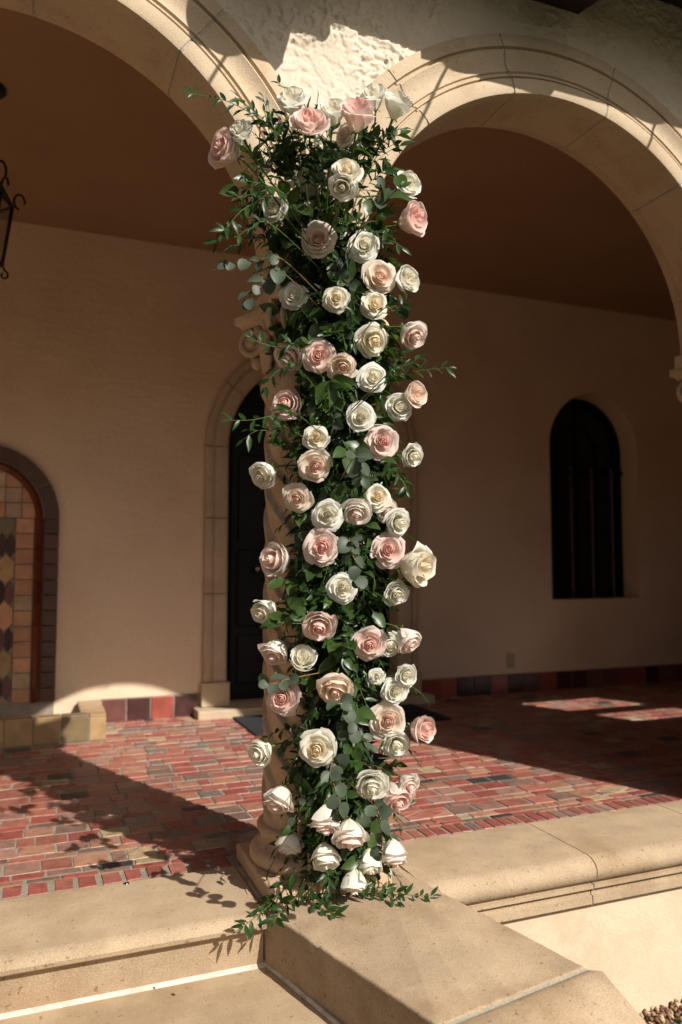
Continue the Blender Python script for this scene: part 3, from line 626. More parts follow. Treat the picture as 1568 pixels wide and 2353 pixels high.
while zz > .16:
    z0 = max(.15, zz - .0955)
    for sgn in (-1, 1):
        xa, xb = sorted((fx + sgn * FR, fx + sgn * (FR - .092))); tile_box(xa, xb, z0, zz, T_BROWN, YB - .028, name='border_tile')
        xa, xb = sorted((fx + sgn * .315, fx + sgn * .206)); tile_box(xa, xb, z0, zz, random.choice((T_PEACH, T_PEACH, T_ORANGE, T_SAND)), YB - .014, name='field_tile')
    zz -= .0955; j += 1
zz = fz
while zz > .16:
    z0 = max(.15, zz - .132)
    for sgn in (-1, 1):
        pr = [(FR - .095, YB - .01), (FR - .100, YB - .034), (FR - .118, YB - .046), (FR - .136, YB - .040), (FR - .146, YB - .02), (FR - .146, YB + .02), (FR - .095, YB + .02)]
        V = [(fx + sgn * r, y, z) for z in (z0 + .002, zz - .002) for r, y in pr]; k = len(pr)
        MB().add(V, [tuple(range(k)), tuple(range(2 * k - 1, k - 1, -1))] + [(i, (i + 1) % k, k + (i + 1) % k, k + i) for i in range(k)]).build('liner_tile', T_LINER, ft, auto=40)
    zz -= .132
for i in range(7):                                   # square tiles in the head, cut to the arch
    for j in range(4):
        x0 = fx - .3325 + i * .095; z0 = fz + j * .095
        bm = bmesh.new(); bmesh.ops.create_cube(bm, size=1)
        for v in bm.verts: v.co = (x0 + .0475 + v.co.x * .089, YB + .006 + v.co.y * .04, z0 + .0475 + v.co.z * .089)
        for q in range(0, 181, 9):
            c = Vector((math.cos(R(q)), 0, math.sin(R(q)))); bmesh.ops.bisect_plane(bm, geom=bm.verts[:] + bm.edges[:] + bm.faces[:], plane_co=Vector((fx, 0, fz)) + c * .316, plane_no=c, clear_outer=True)
        if len(bm.faces) > 3:
            me = bpy.data.meshes.new('field_tile'); bm.to_mesh(me); me.materials.append(random.choice((T_PEACH, T_ORANGE, T_PEACH, T_SAND))); link(bpy.data.objects.new('field_tile', me), ft)
        bm.free()
def picket(cx, cz, w, h, m, pt=.045):                # six-sided picket tile
    p = [(cx, cz + h), (cx + w, cz + h - pt), (cx + w, cz - h + pt), (cx, cz - h), (cx - w, cz - h + pt), (cx - w, cz + h - pt)]
    p = [(x, z) for x, z in p if True]; V = []
    for y, f in ((YB + .02, .955), (YB - .012, .955), (YB - .016, .90)): V += [(cx + (x - cx) * f, y, cz + (z - cz) * f) for x, z in p]
    bm = bmesh.new(); vv = [bm.verts.new(v) for v in V]
    for a in range(2):
        for i in range(6): bm.faces.new((vv[a * 6 + i], vv[a * 6 + (i + 1) % 6], vv[a * 6 + 6 + (i + 1) % 6], vv[a * 6 + 6 + i]))
    bm.faces.new(vv[12:18])
    for co, no in (((fx - .203, 0, 0), (-1, 0, 0)), ((fx + .203, 0, 0), (1, 0, 0)), ((0, 0, .153), (0, 0, -1)), ((0, 0, fz - .003), (0, 0, 1))):
        bmesh.ops.bisect_plane(bm, geom=bm.verts[:] + bm.edges[:] + bm.faces[:], plane_co=co, plane_no=no, clear_outer=True)
    if bm.faces:
        bmesh.ops.recalc_face_normals(bm, faces=bm.faces[:]); me = bpy.data.meshes.new('picket_tile'); bm.to_mesh(me); me.materials.append(m); link(bpy.data.objects.new('picket_tile', me), ft)
    bm.free()
rp_ = random.Random(4)
for ci, c in enumerate((-.155, -.052, .052, .155)):
    for j in range(5):
        cz_ = .10 + j * .29 + (.145 if ci % 2 == 0 else 0)
        picket(fx + c, cz_, .048, .098, rp_.choice((T_SAND, T_OLIVE, T_TAN, T_PEACH, T_ORANGE)), .05)
        for sg in (-1, 1): picket(fx + c + sg * .026, cz_ + .145, .0235, .078, rp_.choice((T_DARK, T_DARK, T_PURPLE)), .04)
MB().arc([(.312, YB - .002), (.001, YB - .002), (.001, YB + .03), (.312, YB + .03)], fx, fz, 0, 180, 24).box(fx - .452, fx + .452, YB - .004, YB + .03, .0, fz).build('grout_bed', GROUT, ft)
MB().arc([(FR - .004, YB - .022), (FR - .1, YB - .022), (FR - .1, YB + .03), (FR - .004, YB + .03)], fx, fz, 0, 180, 30).build('grout_ring', GROUT, ft)
tr = empty('trough', (0, 0, 0)); tr.parent = ft
tx0, tx1, ty0, th = -1.05, .405, 4.665, .145
MB().box(tx0 + .006, tx1 - .006, ty0 + .006, ty0 + .10, -.01, th - .006).box(tx1 - .13, tx1 - .006, ty0 + .1, YB, -.01, th - .006).box(tx0 + .006, tx0 + .13, ty0 + .1, YB, -.01, th - .006).box(tx0 + .1, tx1 - .1, ty0 + .1, YB, -.01, .03).build('trough_core', GROUT, tr)
x = tx1; first = True
while x > tx0 + .02:
    wd = .095 if first else .148; x0 = max(tx0, x - wd)
    m = T_TAN if first else rp_.choice((T_TAN, T_OLIVE, T_SAND))
    MB().box(x0 + .003, x - .003, ty0, ty0 + .02, 0, th - .012, .003).build('front_tile', m, tr)
    MB().box(x0 + .003, x - .003, ty0 - .002, ty0 + .105, th - .011, th, .003).build('rim_tile', m, tr); x = x0; first = False
y = ty0 + .105
while y < YB - .04:
    MB().box(tx1 - .135, tx1, y + .002, min(y + .14, YB - .03), th - .011, th, .003).build('rim_tile', T_TAN, tr)
    MB().box(tx1 - .02, tx1, y + .002, min(y + .14, YB - .03), 0, th - .012, .003).build('side_tile', T_SAND, tr); y += .143

# hanging lantern
GLASS_L, t_, b_, N_, L_N = nodes('clear_glass'); b_.inputs['Roughness'].default_value = .15; b_.inputs['Base Color'].default_value = (.25, .16, .08, 1); b_.inputs['Alpha'].default_value = .35
LX, LY = -.262, 3.74
ln = empty('hanging_lantern', (LX, LY, 3.17), 'black wrought iron lantern with scrolls hanging from the porch ceiling', 'lantern')
def lbuild(mb, name, mat=IRON, parent=ln, smooth=True): return mb.build(name, mat, parent, smooth)
m_ = MB(); m_.lathe([(0, 0.002), (.088, 0), (.088, -.010), (.06, -.024), (.025, -.032), (.012, -.05), (0, -.05)], 24); lbuild(m_, 'ceiling_canopy')
for i in range(5):
    m_ = MB(); a = i % 2 * math.pi / 2; pts = [(.012 * math.cos(q) * math.cos(a), .012 * math.cos(q) * math.sin(a), -.062 - i * .030 + .02 * math.sin(q)) for q in [2 * math.pi * k / 12 for k in range(13)]]
    m_.tube(pts, .0035, 6, cap=False); lbuild(m_, 'chain_link')
ZT, ZB_, RT, RB = -.535, -.815, .128, .092
for i in range(6):
    a = i * math.pi / 3 + .15; d = Vector((math.cos(a), math.sin(a), 0)); a2 = a + math.pi / 3; d2_ = Vector((math.cos(a2), math.sin(a2), 0))
    m_ = MB(); m_.tube([d * RT + Vector((0, 0, ZT)), d * RB + Vector((0, 0, ZB_))], .008, 8); lbuild(m_, 'corner_bar')
    m_ = MB(); m_.tube([d * RT + Vector((0, 0, ZT)), d * .07 + Vector((0, 0, ZT + .105)), d * .015 + Vector((0, 0, ZT + .15))], .007, 8); lbuild(m_, 'roof_bar')
    pts = [d * (RT + .006 + .026 * (1 - math.cos(q)) * .9) + Vector((0, 0, ZT + .03 + .036 * math.sin(q))) for q in [-math.pi * .5 + k / 14 * 1.55 * math.pi for k in range(15)]]
    m_ = MB(); m_.tube(pts, .0055, 6); lbuild(m_, 'shoulder_scroll')
    pts = [d * (.075 + .022 * math.cos(q)) + Vector((0, 0, ZT + .16 + .045 * math.sin(q))) for q in [-1.2 + k / 16 * 1.8 * math.pi for k in range(17)]]
    m_ = MB(); m_.tube(pts, .006, 6); lbuild(m_, 'crown_scroll')
    pts = [d * (RB + .012 * math.sin(q * 1.1) + .02 * q / 4) * 1 + Vector((0, 0, ZB_ - .02 - .03 * math.sin(q * .55))) for q in [k / 12 * 4 for k in range(13)]]
    pts = [d * RB + Vector((0, 0, ZB_))] + [d * (RB + .008 + .020 * math.cos(q) * (1 - k_ / 22)) + Vector((0, 0, ZB_ - .045 + .022 * math.sin(q) * (1 - k_ / 22))) for k_, q in [(k, 1.4 - k / 14 * 1.75 * math.pi) for k in range(15)]]
    m_ = MB(); m_.tube(pts, .005, 6); lbuild(m_, 'foot_scroll')
    for zz_, rr_ in ((ZT, RT), (ZB_, RB)):
        m_ = MB(); m_.tube([d * rr_ + Vector((0, 0, zz_)), d2_ * rr_ + Vector((0, 0, zz_))], .008, 6); lbuild(m_, 'rail')
    V = [d * RT * .97 + Vector((0, 0, ZT)), d2_ * RT * .97 + Vector((0, 0, ZT)), d2_ * RB * .97 + Vector((0, 0, ZB_)), d * RB * .97 + Vector((0, 0, ZB_))]
    o = obj('glass_pane', V, [(0, 1, 2, 3)], GLASS_L, ln)
m_ = MB(); m_.tube([(0, 0, -.20), (0, 0, ZT + .15)], .009, 8); lbuild(m_, 'hanger_rod')
m_ = MB(); m_.lathe([(0, ZB_ - .002), (RB, ZB_ - .004), (RB * .6, ZB_ - .02), (.012, ZB_ - .035), (0, ZB_ - .05)], 18); lbuild(m_, 'base_cap')

# ================================================================== FLOWER COLUMN
# garland axis and half-widths by height: it hugs the camera-facing, right-hand side of the column
FH = Vector((math.sin(YAW), math.cos(YAW), 0))
def g_axis(z):
    s = .085; f = -.11
    if z > 1.6: s -= .10 * sstep(1.86, 2.08, z); f -= .05 * sstep(1.6, 1.9, z)
    if z < .25: s -= .02 * sstep(.25, .0, z)
    return Vector((CX, CY, z)) + CR * s + FH * f
def g_w(z):
    wv = .165
    if z > 1.55: wv += .085 * sstep(1.80, 2.05, z) - .10 * sstep(2.1, 2.42, z)
    if z < .35: wv -= .03 * sstep(.35, .05, z)
    return wv
def g_d(z): return .195 - .06 * sstep(1.6, 2.1, z) - .05 * sstep(.3, .05, z)
def g_surface(x, y, bias=1.0):
    """the point of the garland's outer face seen at a place given in the 1568 x 2353 frame"""
    dep = 2.2
    for _ in range(4):
        p = on_depth(x, y, dep); a = g_axis(p.z); lat = (p - a).dot(CR); wv = g_w(p.z)
        k = min(.80, abs(lat) / (wv * 1.12)); target = a - FH * (g_d(p.z) * math.sqrt(1 - k * k) * bias)
        dep += (target - p).dot(FH) / max(.5, ray(x, y).dot(FH))
    return on_depth(x, y, dep), dep

# ---- rose pieces, built once per colour and shared
def petal_geo(rb, rm, rt, zb, h, phi, curl, seed, nu=10, nv=10, ruf=.035):
    rg = random.Random(seed); rt *= rg.uniform(.86, 1.14); rm *= rg.uniform(.93, 1.06); h *= rg.uniform(.95, 1.06); curl *= rg.uniform(.6, 1.5); phi *= rg.uniform(.9, 1.12); pnt = rg.uniform(0, .07); p1, p2, p3 = (rg.uniform(0, 6.3) for _ in range(3)); notch = rg.uniform(-.03, .06); V = []; UV = []
    tw = rg.uniform(-.05, .05)
    for j in range(nv + 1):
        v = j / nv
        for i in range(nu + 1):
            u = -1 + 2 * i / nu
            wv = math.sin(math.pi * (.10 + .52 * v)) ** .75
            top = 1 - .24 * abs(u) ** 2.2 + .035 * math.cos(u * 3 + p1) - notch * math.exp(-(u * 5) ** 2) + pnt * max(0, 1 - abs(u) * 3.5)
            vv = v * top; q = 1 - vv
            r = q * q * rb + 2 * vv * q * rm + vv * vv * rt
            z = zb + h * (1 - max(0, 1 - vv) ** 1.35)
            c = curl * max(0, (vv - .55) / .45) ** 2
            r += c * 1.0; z -= c * .55
            e = abs(u) ** 3 * v; r += e * (.03 + curl * .35); z -= e * curl * .25
            r += ruf * v ** 3 * (math.sin(3.6 * u + p2) + .55 * math.sin(8 * u + p3) + .25 * math.sin(17 * u + p1)); z += ruf * .9 * v ** 3 * (math.sin(5 * u + p3) + .4 * math.sin(13 * u + p2))
            r *= 1 + .045 * u + tw * v
            a = phi * u * wv; V.append((r * math.cos(a), r * math.sin(a), z)); UV.append((u * .5 + .5, vv))
    F = [(j * (nu + 1) + i, j * (nu + 1) + i + 1, (j + 1) * (nu + 1) + i + 1, (j + 1) * (nu + 1) + i) for j in range(nv) for i in range(nu)]
    return V, F, UV
def uv_mesh(name, V, F, UV, mat):
    me = mesh(name, V, F, mat, True); l = me.uv_layers.new(name='UVMap')
    vi = np.zeros(len(me.loops), int); me.loops.foreach_get('vertex_index', vi); l.data.foreach_set('uv', np.array(UV, 'f')[vi].ravel()); return me
# (count, rb, rm, rt, zb, h, half-angle, curl)
HEARTS = {'open': [(2, .02, .15, .03, .28, .62, 2.3, .0), (2, .03, .26, .10, .22, .68, 1.9, .02), (3, .04, .38, .20, .18, .70, 1.5, .05), (4, .05, .52, .33, .13, .70, 1.25, .10)],
          'cup': [(2, .02, .18, .05, .30, 1.42, 2.3, 0), (3, .04, .34, .16, .25, 1.46, 1.7, .04), (3, .06, .66, .40, .2, 1.44, 1.45, .12)],
          'half': [(2, .02, .16, .03, .28, .98, 2.3, 0), (2, .03, .30, .11, .22, 1.02, 1.9, .02), (4, .05, .48, .24, .16, 1.04, 1.35, .06)]}
OUTER = {'open': [(4, .08, .68, .48, .08, .68, 1.15, .15), (5, .10, .84, .64, .04, .60, 1.0, .20), (5, .10, .94, .80, .0, .48, .95, .22)],
         'cup': [(4, .12, 1.02, .58, .06, 1.50, 1.15, .20), (4, .14, 1.16, .66, .0, 1.46, 1.1, .36)],
         'half': [(4, .10, .80, .44, .07, 1.04, 1.2, .16), (5, .12, 1.00, .58, .02, .94, 1.05, .24), (4, .12, 1.10, .72, .0, .74, 1.0, .26)]}
ROSE = {}
def rose_parts(kind, col):
    if (kind, col) in ROSE: return ROSE[kind, col]
    hearts = []
    for var in range(4):
        V = []; F = []; UV = []; rg = random.Random(hash((kind, var)) % 1000 if False else var * 7 + len(kind))
        for li, (n, *p) in enumerate(HEARTS[kind]):
            off = rg.uniform(0, 6.3)
            for k in range(n):
                v, f, uv = petal_geo(*p, seed=li * 31 + k * 7 + var * 101, nu=8, nv=8, ruf=.022)
                a = off + 2 * math.pi * k / n + rg.uniform(-.12, .12); ca, sa = math.cos(a), math.sin(a); tz = rg.uniform(-.02, .02)
                b = len(V); V += [(x * ca - y * sa, x * sa + y * ca, z + tz) for x, y, z in v]; F += [tuple(i + b for i in q) for q in f]; UV += uv
        hearts.append(uv_mesh('heart', V, F, UV, PET[col][1]))
    outs = [[uv_mesh('petal', *petal_geo(*p, seed=sd * 13 + li * 71), PET[col][0]) for sd in range(7)] for li, (n, *p) in enumerate(OUTER[kind])]
    ROSE[kind, col] = (hearts, outs); return ROSE[kind, col]
def calyx_mesh():
    mb = MB(); mb.lathe([(0, -.16), (.05, -.15), (.10, -.09), (.13, 0), (.15, .06), (.08, .09)], 10)
    for k in range(5):
        a = k * 2 * math.pi / 5; V = []
        for j in range(6):
            v = j / 5; r = .12 + .42 * v - .1 * v * v; z = .02 - .10 * v - .22 * v * v + (.05 if k % 2 else .16) * v; wd = .085 * (1 - v) ** .7 * (.6 + 1.2 * v)
            for u in (-1, 0, 1): V.append(((r) * math.cos(a) - u * wd * math.sin(a), r * math.sin(a) + u * wd * math.cos(a), z + .02 * abs(u)))
        mb.add(V, [(j * 3 + i, j * 3 + i + 1, j * 3 + i + 4, j * 3 + i + 3) for j in range(5) for i in range(2)])
    me = mesh('calyx', mb.V, mb.F, STEM, True); return me
CALYX = calyx_mesh()
rr = random.Random(21)
ROSES_AT = []                                      # (centre, axis, radius) for keeping leaves clear of the blooms
def rose(x, y, dia, col, tx, ty, label, kind=None, up=0):
    p, dep = g_surface(x, y, 1.12)
    if up: p, dep = on_depth(x, y, up), up
    rad = dia / 2 / FPX * dep
    tl = math.hypot(tx, ty); a = (CR * tx + CU * ty - CF * math.sqrt(max(.02, 1 - tl * tl))).normalized()
    kind = kind or ('cup' if tl > .55 else 'half' if tl > .27 else 'open')
    s = rad * {'open': 1.03, 'half': 1.10, 'cup': 1.14}[kind]
    base = p - a * (s * {'open': .42, 'half': .56, 'cup': .80}[kind])
    t = empty('rose', base, label, 'rose', 'roses of the flower column')
    q = a.to_track_quat('Z', 'Y'); t.rotation_mode = 'QUATERNION'; t.rotation_quaternion = q
    hearts, outs = rose_parts(kind, col)
    o = bpy.data.objects.new('heart', rr.choice(hearts)); link(o, t); o.scale = (s,) * 3; o.rotation_euler.z = rr.uniform(0, 6.3)
    for li, (n, *_) in enumerate(OUTER[kind]):
        off = rr.uniform(0, 6.3)
        for k in range(n):
            o = bpy.data.objects.new('petal', rr.choice(outs[li])); link(o, t); f = rr.uniform(.94, 1.06)
            o.scale = (s * f, s * f, s * rr.uniform(.94, 1.05)); tk = .3 if kind == 'cup' else 1.0; o.rotation_euler = (rr.uniform(-.10, .10) * tk, rr.uniform(-.06, .16) * tk, off + 2 * math.pi * k / n + rr.uniform(-.22, .22))
    o = bpy.data.objects.new('calyx', CALYX); link(o, t); o.scale = (s,) * 3; o.rotation_euler.z = rr.uniform(0, 6.3)
    # stem, in the rose's own space
    if up: end = g_axis(1.98) + FH * .03 + Vector((rr.uniform(-.05, .05), rr.uniform(-.03, .03), rr.uniform(-.05, .05)))
    else: end = g_axis(base.z + rr.uniform(-.06, .02)) + CR * rr.uniform(-.05, .05) - FH * .02
    c1 = base - a * (.05 if not up else .09); pts = []
    for k in range(9):
        u = k / 8; w1 = (1 - u) ** 2; pts.append(base * w1 + c1 * (2 * u * (1 - u)) + end * (u * u))
    qi = q.inverted(); pts = [qi @ (v - base) for v in pts]
    mb = MB(); mb.tube(pts, [.0034] + [.0027] * 8, 6); st_ = mb.build('stem', STEM, t, smooth=True)
    ROSES_AT.append((p.copy(), a.copy(), rad)); return t
exec_list = [
 (672,236,60,'W',-.15,.55,'white rose at the very top left of the flower column',2.12),
 (712,282,80,'P',.05,.45,'large blush rose crowning the column against the sunlit stucco',2.06),
 (766,262,58,'W',.1,.6,'white rose squeezed between the two top blush roses',2.12),
 (822,268,74,'P',.1,.72,'tall pink rose bud on a long stem near the top right',2.06),
 (795,312,50,'Q',-.5,.0,'pale blush rose half hidden under the tall pink bud',2.14),
 (858,228,58,'W',-.2,.66,'white rose seen side on behind the tall pink bud',2.13),
 (912,245,60,'W',.3,.72,'white rose bud highest on the right, on a long bare stem',2.10),
 (553,302,60,'W',-.25,.40,'white rose out at the upper left before the arch stone',2.12),
 (524,346,72,'P',-.62,.1,'shaded blush rose leaning out furthest at upper left',2.16),
 (798,392,60,'C',.1,.3,'creamy white rose just below the top cluster, petals dropping under it',2.04),
 (788,428,54,'W',-.1,-.55,'loose white bloom tucked directly under the upper creamy rose',2.05),
 (938,422,62,'W',.45,.3,'white rose out at the upper right against the dark arch',0),
 (943,507,68,'P',.72,.05,'ruffled pink rose facing right below the upper right white rose',0),
 (633,483,58,'W',-.45,.15,'shaded white rose among leaves at upper left above the eucalyptus',0),
 (732,551,80,'H',-.05,.0,'big open peach rose facing forward below the leafy crown',0),
 (836,565,70,'W',.1,.0,'open white rose right of the big upper peach rose',0),
 (873,636,80,'H',.25,.0,'wide open peach rose beside a small white rose on the right edge',0),
 (933,645,54,'W',.62,.1,'small white rose tucked against the wide open peach rose',0),
 (674,680,62,'W',-.1,.1,'round white rose beside the capital, left of the dark gap',0),
 (773,686,58,'C',0,.0,'cream rose in the middle of the row level with the capital',0),
 (861,701,64,'C',.2,.0,'cream rose at the right of the row level with the capital',0),
 (943,766,62,'Q',.5,-.55,'nodding blush rose hanging at the right edge over the dark arch',0),
 (856,783,68,'C',.3,-.28,'creamy yellow rose tilted down to the right under the capital row',0),
 (668,817,64,'Q',-.3,-.52,'blush rose nodding left, first of the three touching blush roses',0),
 (733,818,76,'P',-.05,0,'ruffled pink rose in the middle of three touching blush roses',0),
 (787,841,64,'H',.1,-.34,'peach rose last of the three touching blush roses',0),
 (857,868,64,'W',.12,.12,'tall white rose below the creamy yellow tilted rose',0),
 (661,930,68,'P',-.35,.1,'pink rose facing left at the column edge above the doorway',0),
 (948,907,52,'H',.62,.1,'small peach rose half behind a white rose at the right edge',0),
 (916,936,62,'W',.3,0,'white rose overlapping the small peach rose at right',0),
 (829,959,68,'W',.08,0,'full white rose in the middle beneath the single large leaf',0),
 (728,1007,60,'C',0,.1,'cream rose directly above the drooping peach rose on the left',0),
 (879,1016,74,'P',.15,.1,'blush rose with cupped outer petals below the full white rose',0),
 (948,1046,54,'W',.42,-.35,'small white bud sticking out right below the cupped blush rose',0),
 (724,1070,76,'H',.1,-.22,'drooping peach rose under a cream rose on the left half',0),
 (610,1087,56,'W',-.5,-.45,'white bud poking out left over the twisted column shaft',0),
 (684,1145,66,'H',-.15,-.2,'peach rose low left of the drooping peach rose',0),
 (753,1183,70,'W',0,.05,'star shaped white rose touching a nodding blush rose',0),
 (868,1142,62,'C',.12,.12,'cream rose topping the cluster of four at mid right',0),
 (820,1178,62,'Q',.0,-.52,'nodding blush rose right of the star shaped white rose',0),
 (888,1174,54,'Q',.4,-.3,'blush rose half hidden in the cluster of four at mid right',0),
 (914,1200,62,'W',.5,-.2,'white rose at the outer edge of the mid right cluster',0),
 (741,1257,80,'P',0,0,'large pink rose facing forward at mid column',0),
 (640,1287,72,'Q',-.6,.1,'pale blush rose facing left over the shaft at mid height',0),
 (892,1264,80,'P',.1,.12,'large blush rose beside the cream rose that juts out right',0),
 (952,1300,80,'C',.78,-.1,'cream rose seen side on, jutting furthest right at mid height',0),
 (788,1352,66,'W',.05,0,'open white rose under the round eucalyptus leaves at mid column',0),
 (911,1362,54,'W',.3,-.3,'round white bud below the jutting cream rose',0),
 (615,1402,58,'W',-.6,-.35,'shaded white rose facing left over the column shaft',0),
 (734,1436,76,'P',0,-.3,'pink rose tilted down, left of centre below mid height',0),
 (849,1478,78,'P',.05,-.2,'large pink rose on a thick stem with a white rose beside it',0),
 (893,1481,54,'W',.28,-.1,'white rose wedged between a large pink rose and a pale bud',0),
 (933,1466,60,'Q',.52,-.6,'pale bud nodding right with a turned back petal tip',0),
 (635,1493,60,'Q',-.32,-.68,'blush bud nodding down left over the shaft',0),
 (696,1518,56,'W',.1,.66,'small white bud opening upward on its green calyx',0),
 (771,1573,68,'H',0,-.58,'peach rose hanging down with a smooth rounded back',0),
 (866,1555,36,'W',.1,0,'tiny white bloom half hidden by a broad leaf',0),
 (932,1552,52,'W',.3,.1,'white rose at the right edge with a green leaf across it',0),
 (906,1589,62,'W',.2,0,'white rose just below the leaf-crossed white rose',0),
 (650,1603,82,'P',-.2,.05,'large pink rose overhanging the shaft low on the left',0),
 (891,1657,82,'H',.02,.1,'large peach rose resting on a white rose low on the right',0),
 (966,1673,58,'P',.74,.1,'pink bud jutting out right beside the large low peach rose',0),
 (910,1709,58,'W',.25,-.2,'white rose peeking from under the large low peach rose',0),
 (729,1720,84,'C',-.1,0,'big wavy cream rose low on the left half',0),
 (604,1726,54,'W',-.6,-.15,'white rose jutting left past the lower shaft',0),
 (856,1803,72,'W',.1,-.34,'full white rose tilted down beside a nodding pink rose',0),
 (908,1825,68,'P',.3,-.52,'pink rose nodding next to the full low white rose',0),
 (934,1799,48,'Q',.5,-.35,'small pale rose behind the nodding pink rose at the edge',0),
 (644,1832,64,'Q',-.32,-.7,'blush rose hanging over the shaft just above the column base',0),
 (749,1880,66,'Q',.0,-.85,'bell shaped blush rose hanging straight down near the bottom',0),
 (803,1913,70,'Q',.12,-.72,'blush rose hanging beside the bell shaped one',0),
 (668,1933,56,'W',-.08,-.86,'shaded white rose hanging before the column base',0),
 (747,1963,60,'W',.1,-.66,'white rose hanging under the bell shaped blush rose',0),
 (850,1977,58,'W',.08,-.75,'white rose hanging at bottom right beside the pale pink bud',0),
 (904,1957,62,'Q',.12,-.86,'pale pink bud hanging at the bottom right end',0),
 (814,2020,60,'W',.02,-.88,'lowest white rose hanging just above the stone',0)]
for (x, y, dia, col, tx, ty, lab, up) in exec_list: rose(x, y, dia, col, tx, ty, lab, None, up)

# ---- leaves
def leaf_geo(shape, seed=0, n=5):
    rg = random.Random(seed); V = []; bend = rg.uniform(.05, .35); fold = rg.uniform(.05, .18); sway = rg.uniform(-.08, .08)
    prof = {'lance': lambda v: .155 * math.sin(math.pi * v ** .8) ** .9, 'ovate': lambda v: .30 * math.sin(math.pi * min(1, v ** .75)) ** .8, 'round': lambda v: .47 * math.sqrt(max(0, 1 - (2 * v - 1) ** 2)), 'fern': lambda v: .09 * math.sin(math.pi * v ** .7)}[shape]
    for j in range(n + 1):
        v = j / n if shape != 'round' else .5 - .5 * math.cos(math.pi * j / n); wd = max(prof(v), 0.004 if 0 < j < n else .002)
        for u in (-1, 0, 1): V.append((u * wd + sway * v * v, v, -bend * v * v + fold * abs(u) * wd * 2.2 + (.02 * math.sin(v * 9 + seed) * u)))
    F = [(j * 3 + i, j * 3 + i + 1, j * 3 + i + 4, j * 3 + i + 3) for j in range(n) for i in range(2)]
    return np.array(V), F
LEAVES = {k: [leaf_geo(k, s, 5 if k != 'round' else 6) for s in range(4)] for k in ('lance', 'ovate', 'round', 'fern')}
LMAT = {'lance': L_RUSCUS, 'ovate': L_SALAL, 'round': L_EUC, 'fern': L_DEEP}
LMESH = {k: [mesh('leaf', v, f, LMAT[k], True) for v, f in LEAVES[k]] for k in LEAVES}
def frame_for(d, nrm, roll=0):
    y = Vector(d).normalized(); n = Vector(nrm); n = (n - y * n.dot(y)); n = n.normalized() if n.length > 1e-4 else y.orthogonal().normalized()
    x = y.cross(n); m = Matrix((x, y, n)).transposed(); return m @ Matrix.Rotation(roll, 3, 'Y')
RC = np.array([r[0][:] for r in ROSES_AT]); RA = np.array([r[1][:] for r in ROSES_AT]); RR_ = np.array([r[2] for r in ROSES_AT])
def clear(P, k=1.0):
    """false when any point lies in front of or inside a bloom, towards its open face or the camera"""
    for p in P:
        d = np.array(p[:]) - RC; al = (d * RA).sum(1); lat = np.sqrt(np.maximum(0, (d * d).sum(1) - al * al))
        if ((al > -RR_ * .7) & (lat < RR_ * k) & (al < .25)).any(): return False
        ray_ = np.array((Vector(p) - CAMP).normalized()[:]); dc = RC - np.array(CAMP[:]); dc = dc; t = dc @ ray_; off = np.linalg.norm(dc - t[:, None] * ray_, axis=1)
        if ((off < RR_ * .8 * k) & (t > (Vector(p) - CAMP).length)).any(): return False
    return True
gar = empty('leaf_garland', g_axis(0), 'dense garland of dark green leaves carrying the roses up the column', 'garland')
gar.matrix_world = Matrix.Translation((0, 0, 0))
SL = {'lance': 0, 'ovate': 1, 'round': 2, 'fern': 3}
acc = {'V': [], 'F': [], 'M': [], 'n': 0}
def put_leaf(kind, p, d, nrm, ln_, roll, wide=1.0):
    v, f = random.choice(LEAVES[kind]); m = np.array(frame_for(d, nrm, roll)); w_ = (v * np.array((ln_ * wide, ln_, ln_))) @ m.T + np.array(p[:])
    n = acc['n']; acc['V'].append(w_); acc['F'] += [tuple(i + n for i in q) for q in f]; acc['M'] += [SL[kind]] * len(f); acc['n'] += len(w_)
rl = random.Random(17); random.seed(17)
def garland_point(z, ang, rad):
    a = g_axis(z); return a + CR * (math.sin(ang) * g_w(z) * rad) - FH * (math.cos(ang) * g_d(z) * rad)
big = []
cnt = 0
def outward(p):
    o_ = p - g_axis(p.z); o_.z = 0; return o_.normalized()
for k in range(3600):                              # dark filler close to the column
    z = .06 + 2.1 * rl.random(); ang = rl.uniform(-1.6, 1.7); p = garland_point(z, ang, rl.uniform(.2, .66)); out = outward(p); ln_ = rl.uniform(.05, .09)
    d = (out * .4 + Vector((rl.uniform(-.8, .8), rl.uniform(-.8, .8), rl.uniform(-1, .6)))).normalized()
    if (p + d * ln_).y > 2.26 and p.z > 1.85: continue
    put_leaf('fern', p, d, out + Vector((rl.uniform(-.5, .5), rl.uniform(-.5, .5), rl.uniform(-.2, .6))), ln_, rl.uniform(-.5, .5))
twigs = MB()
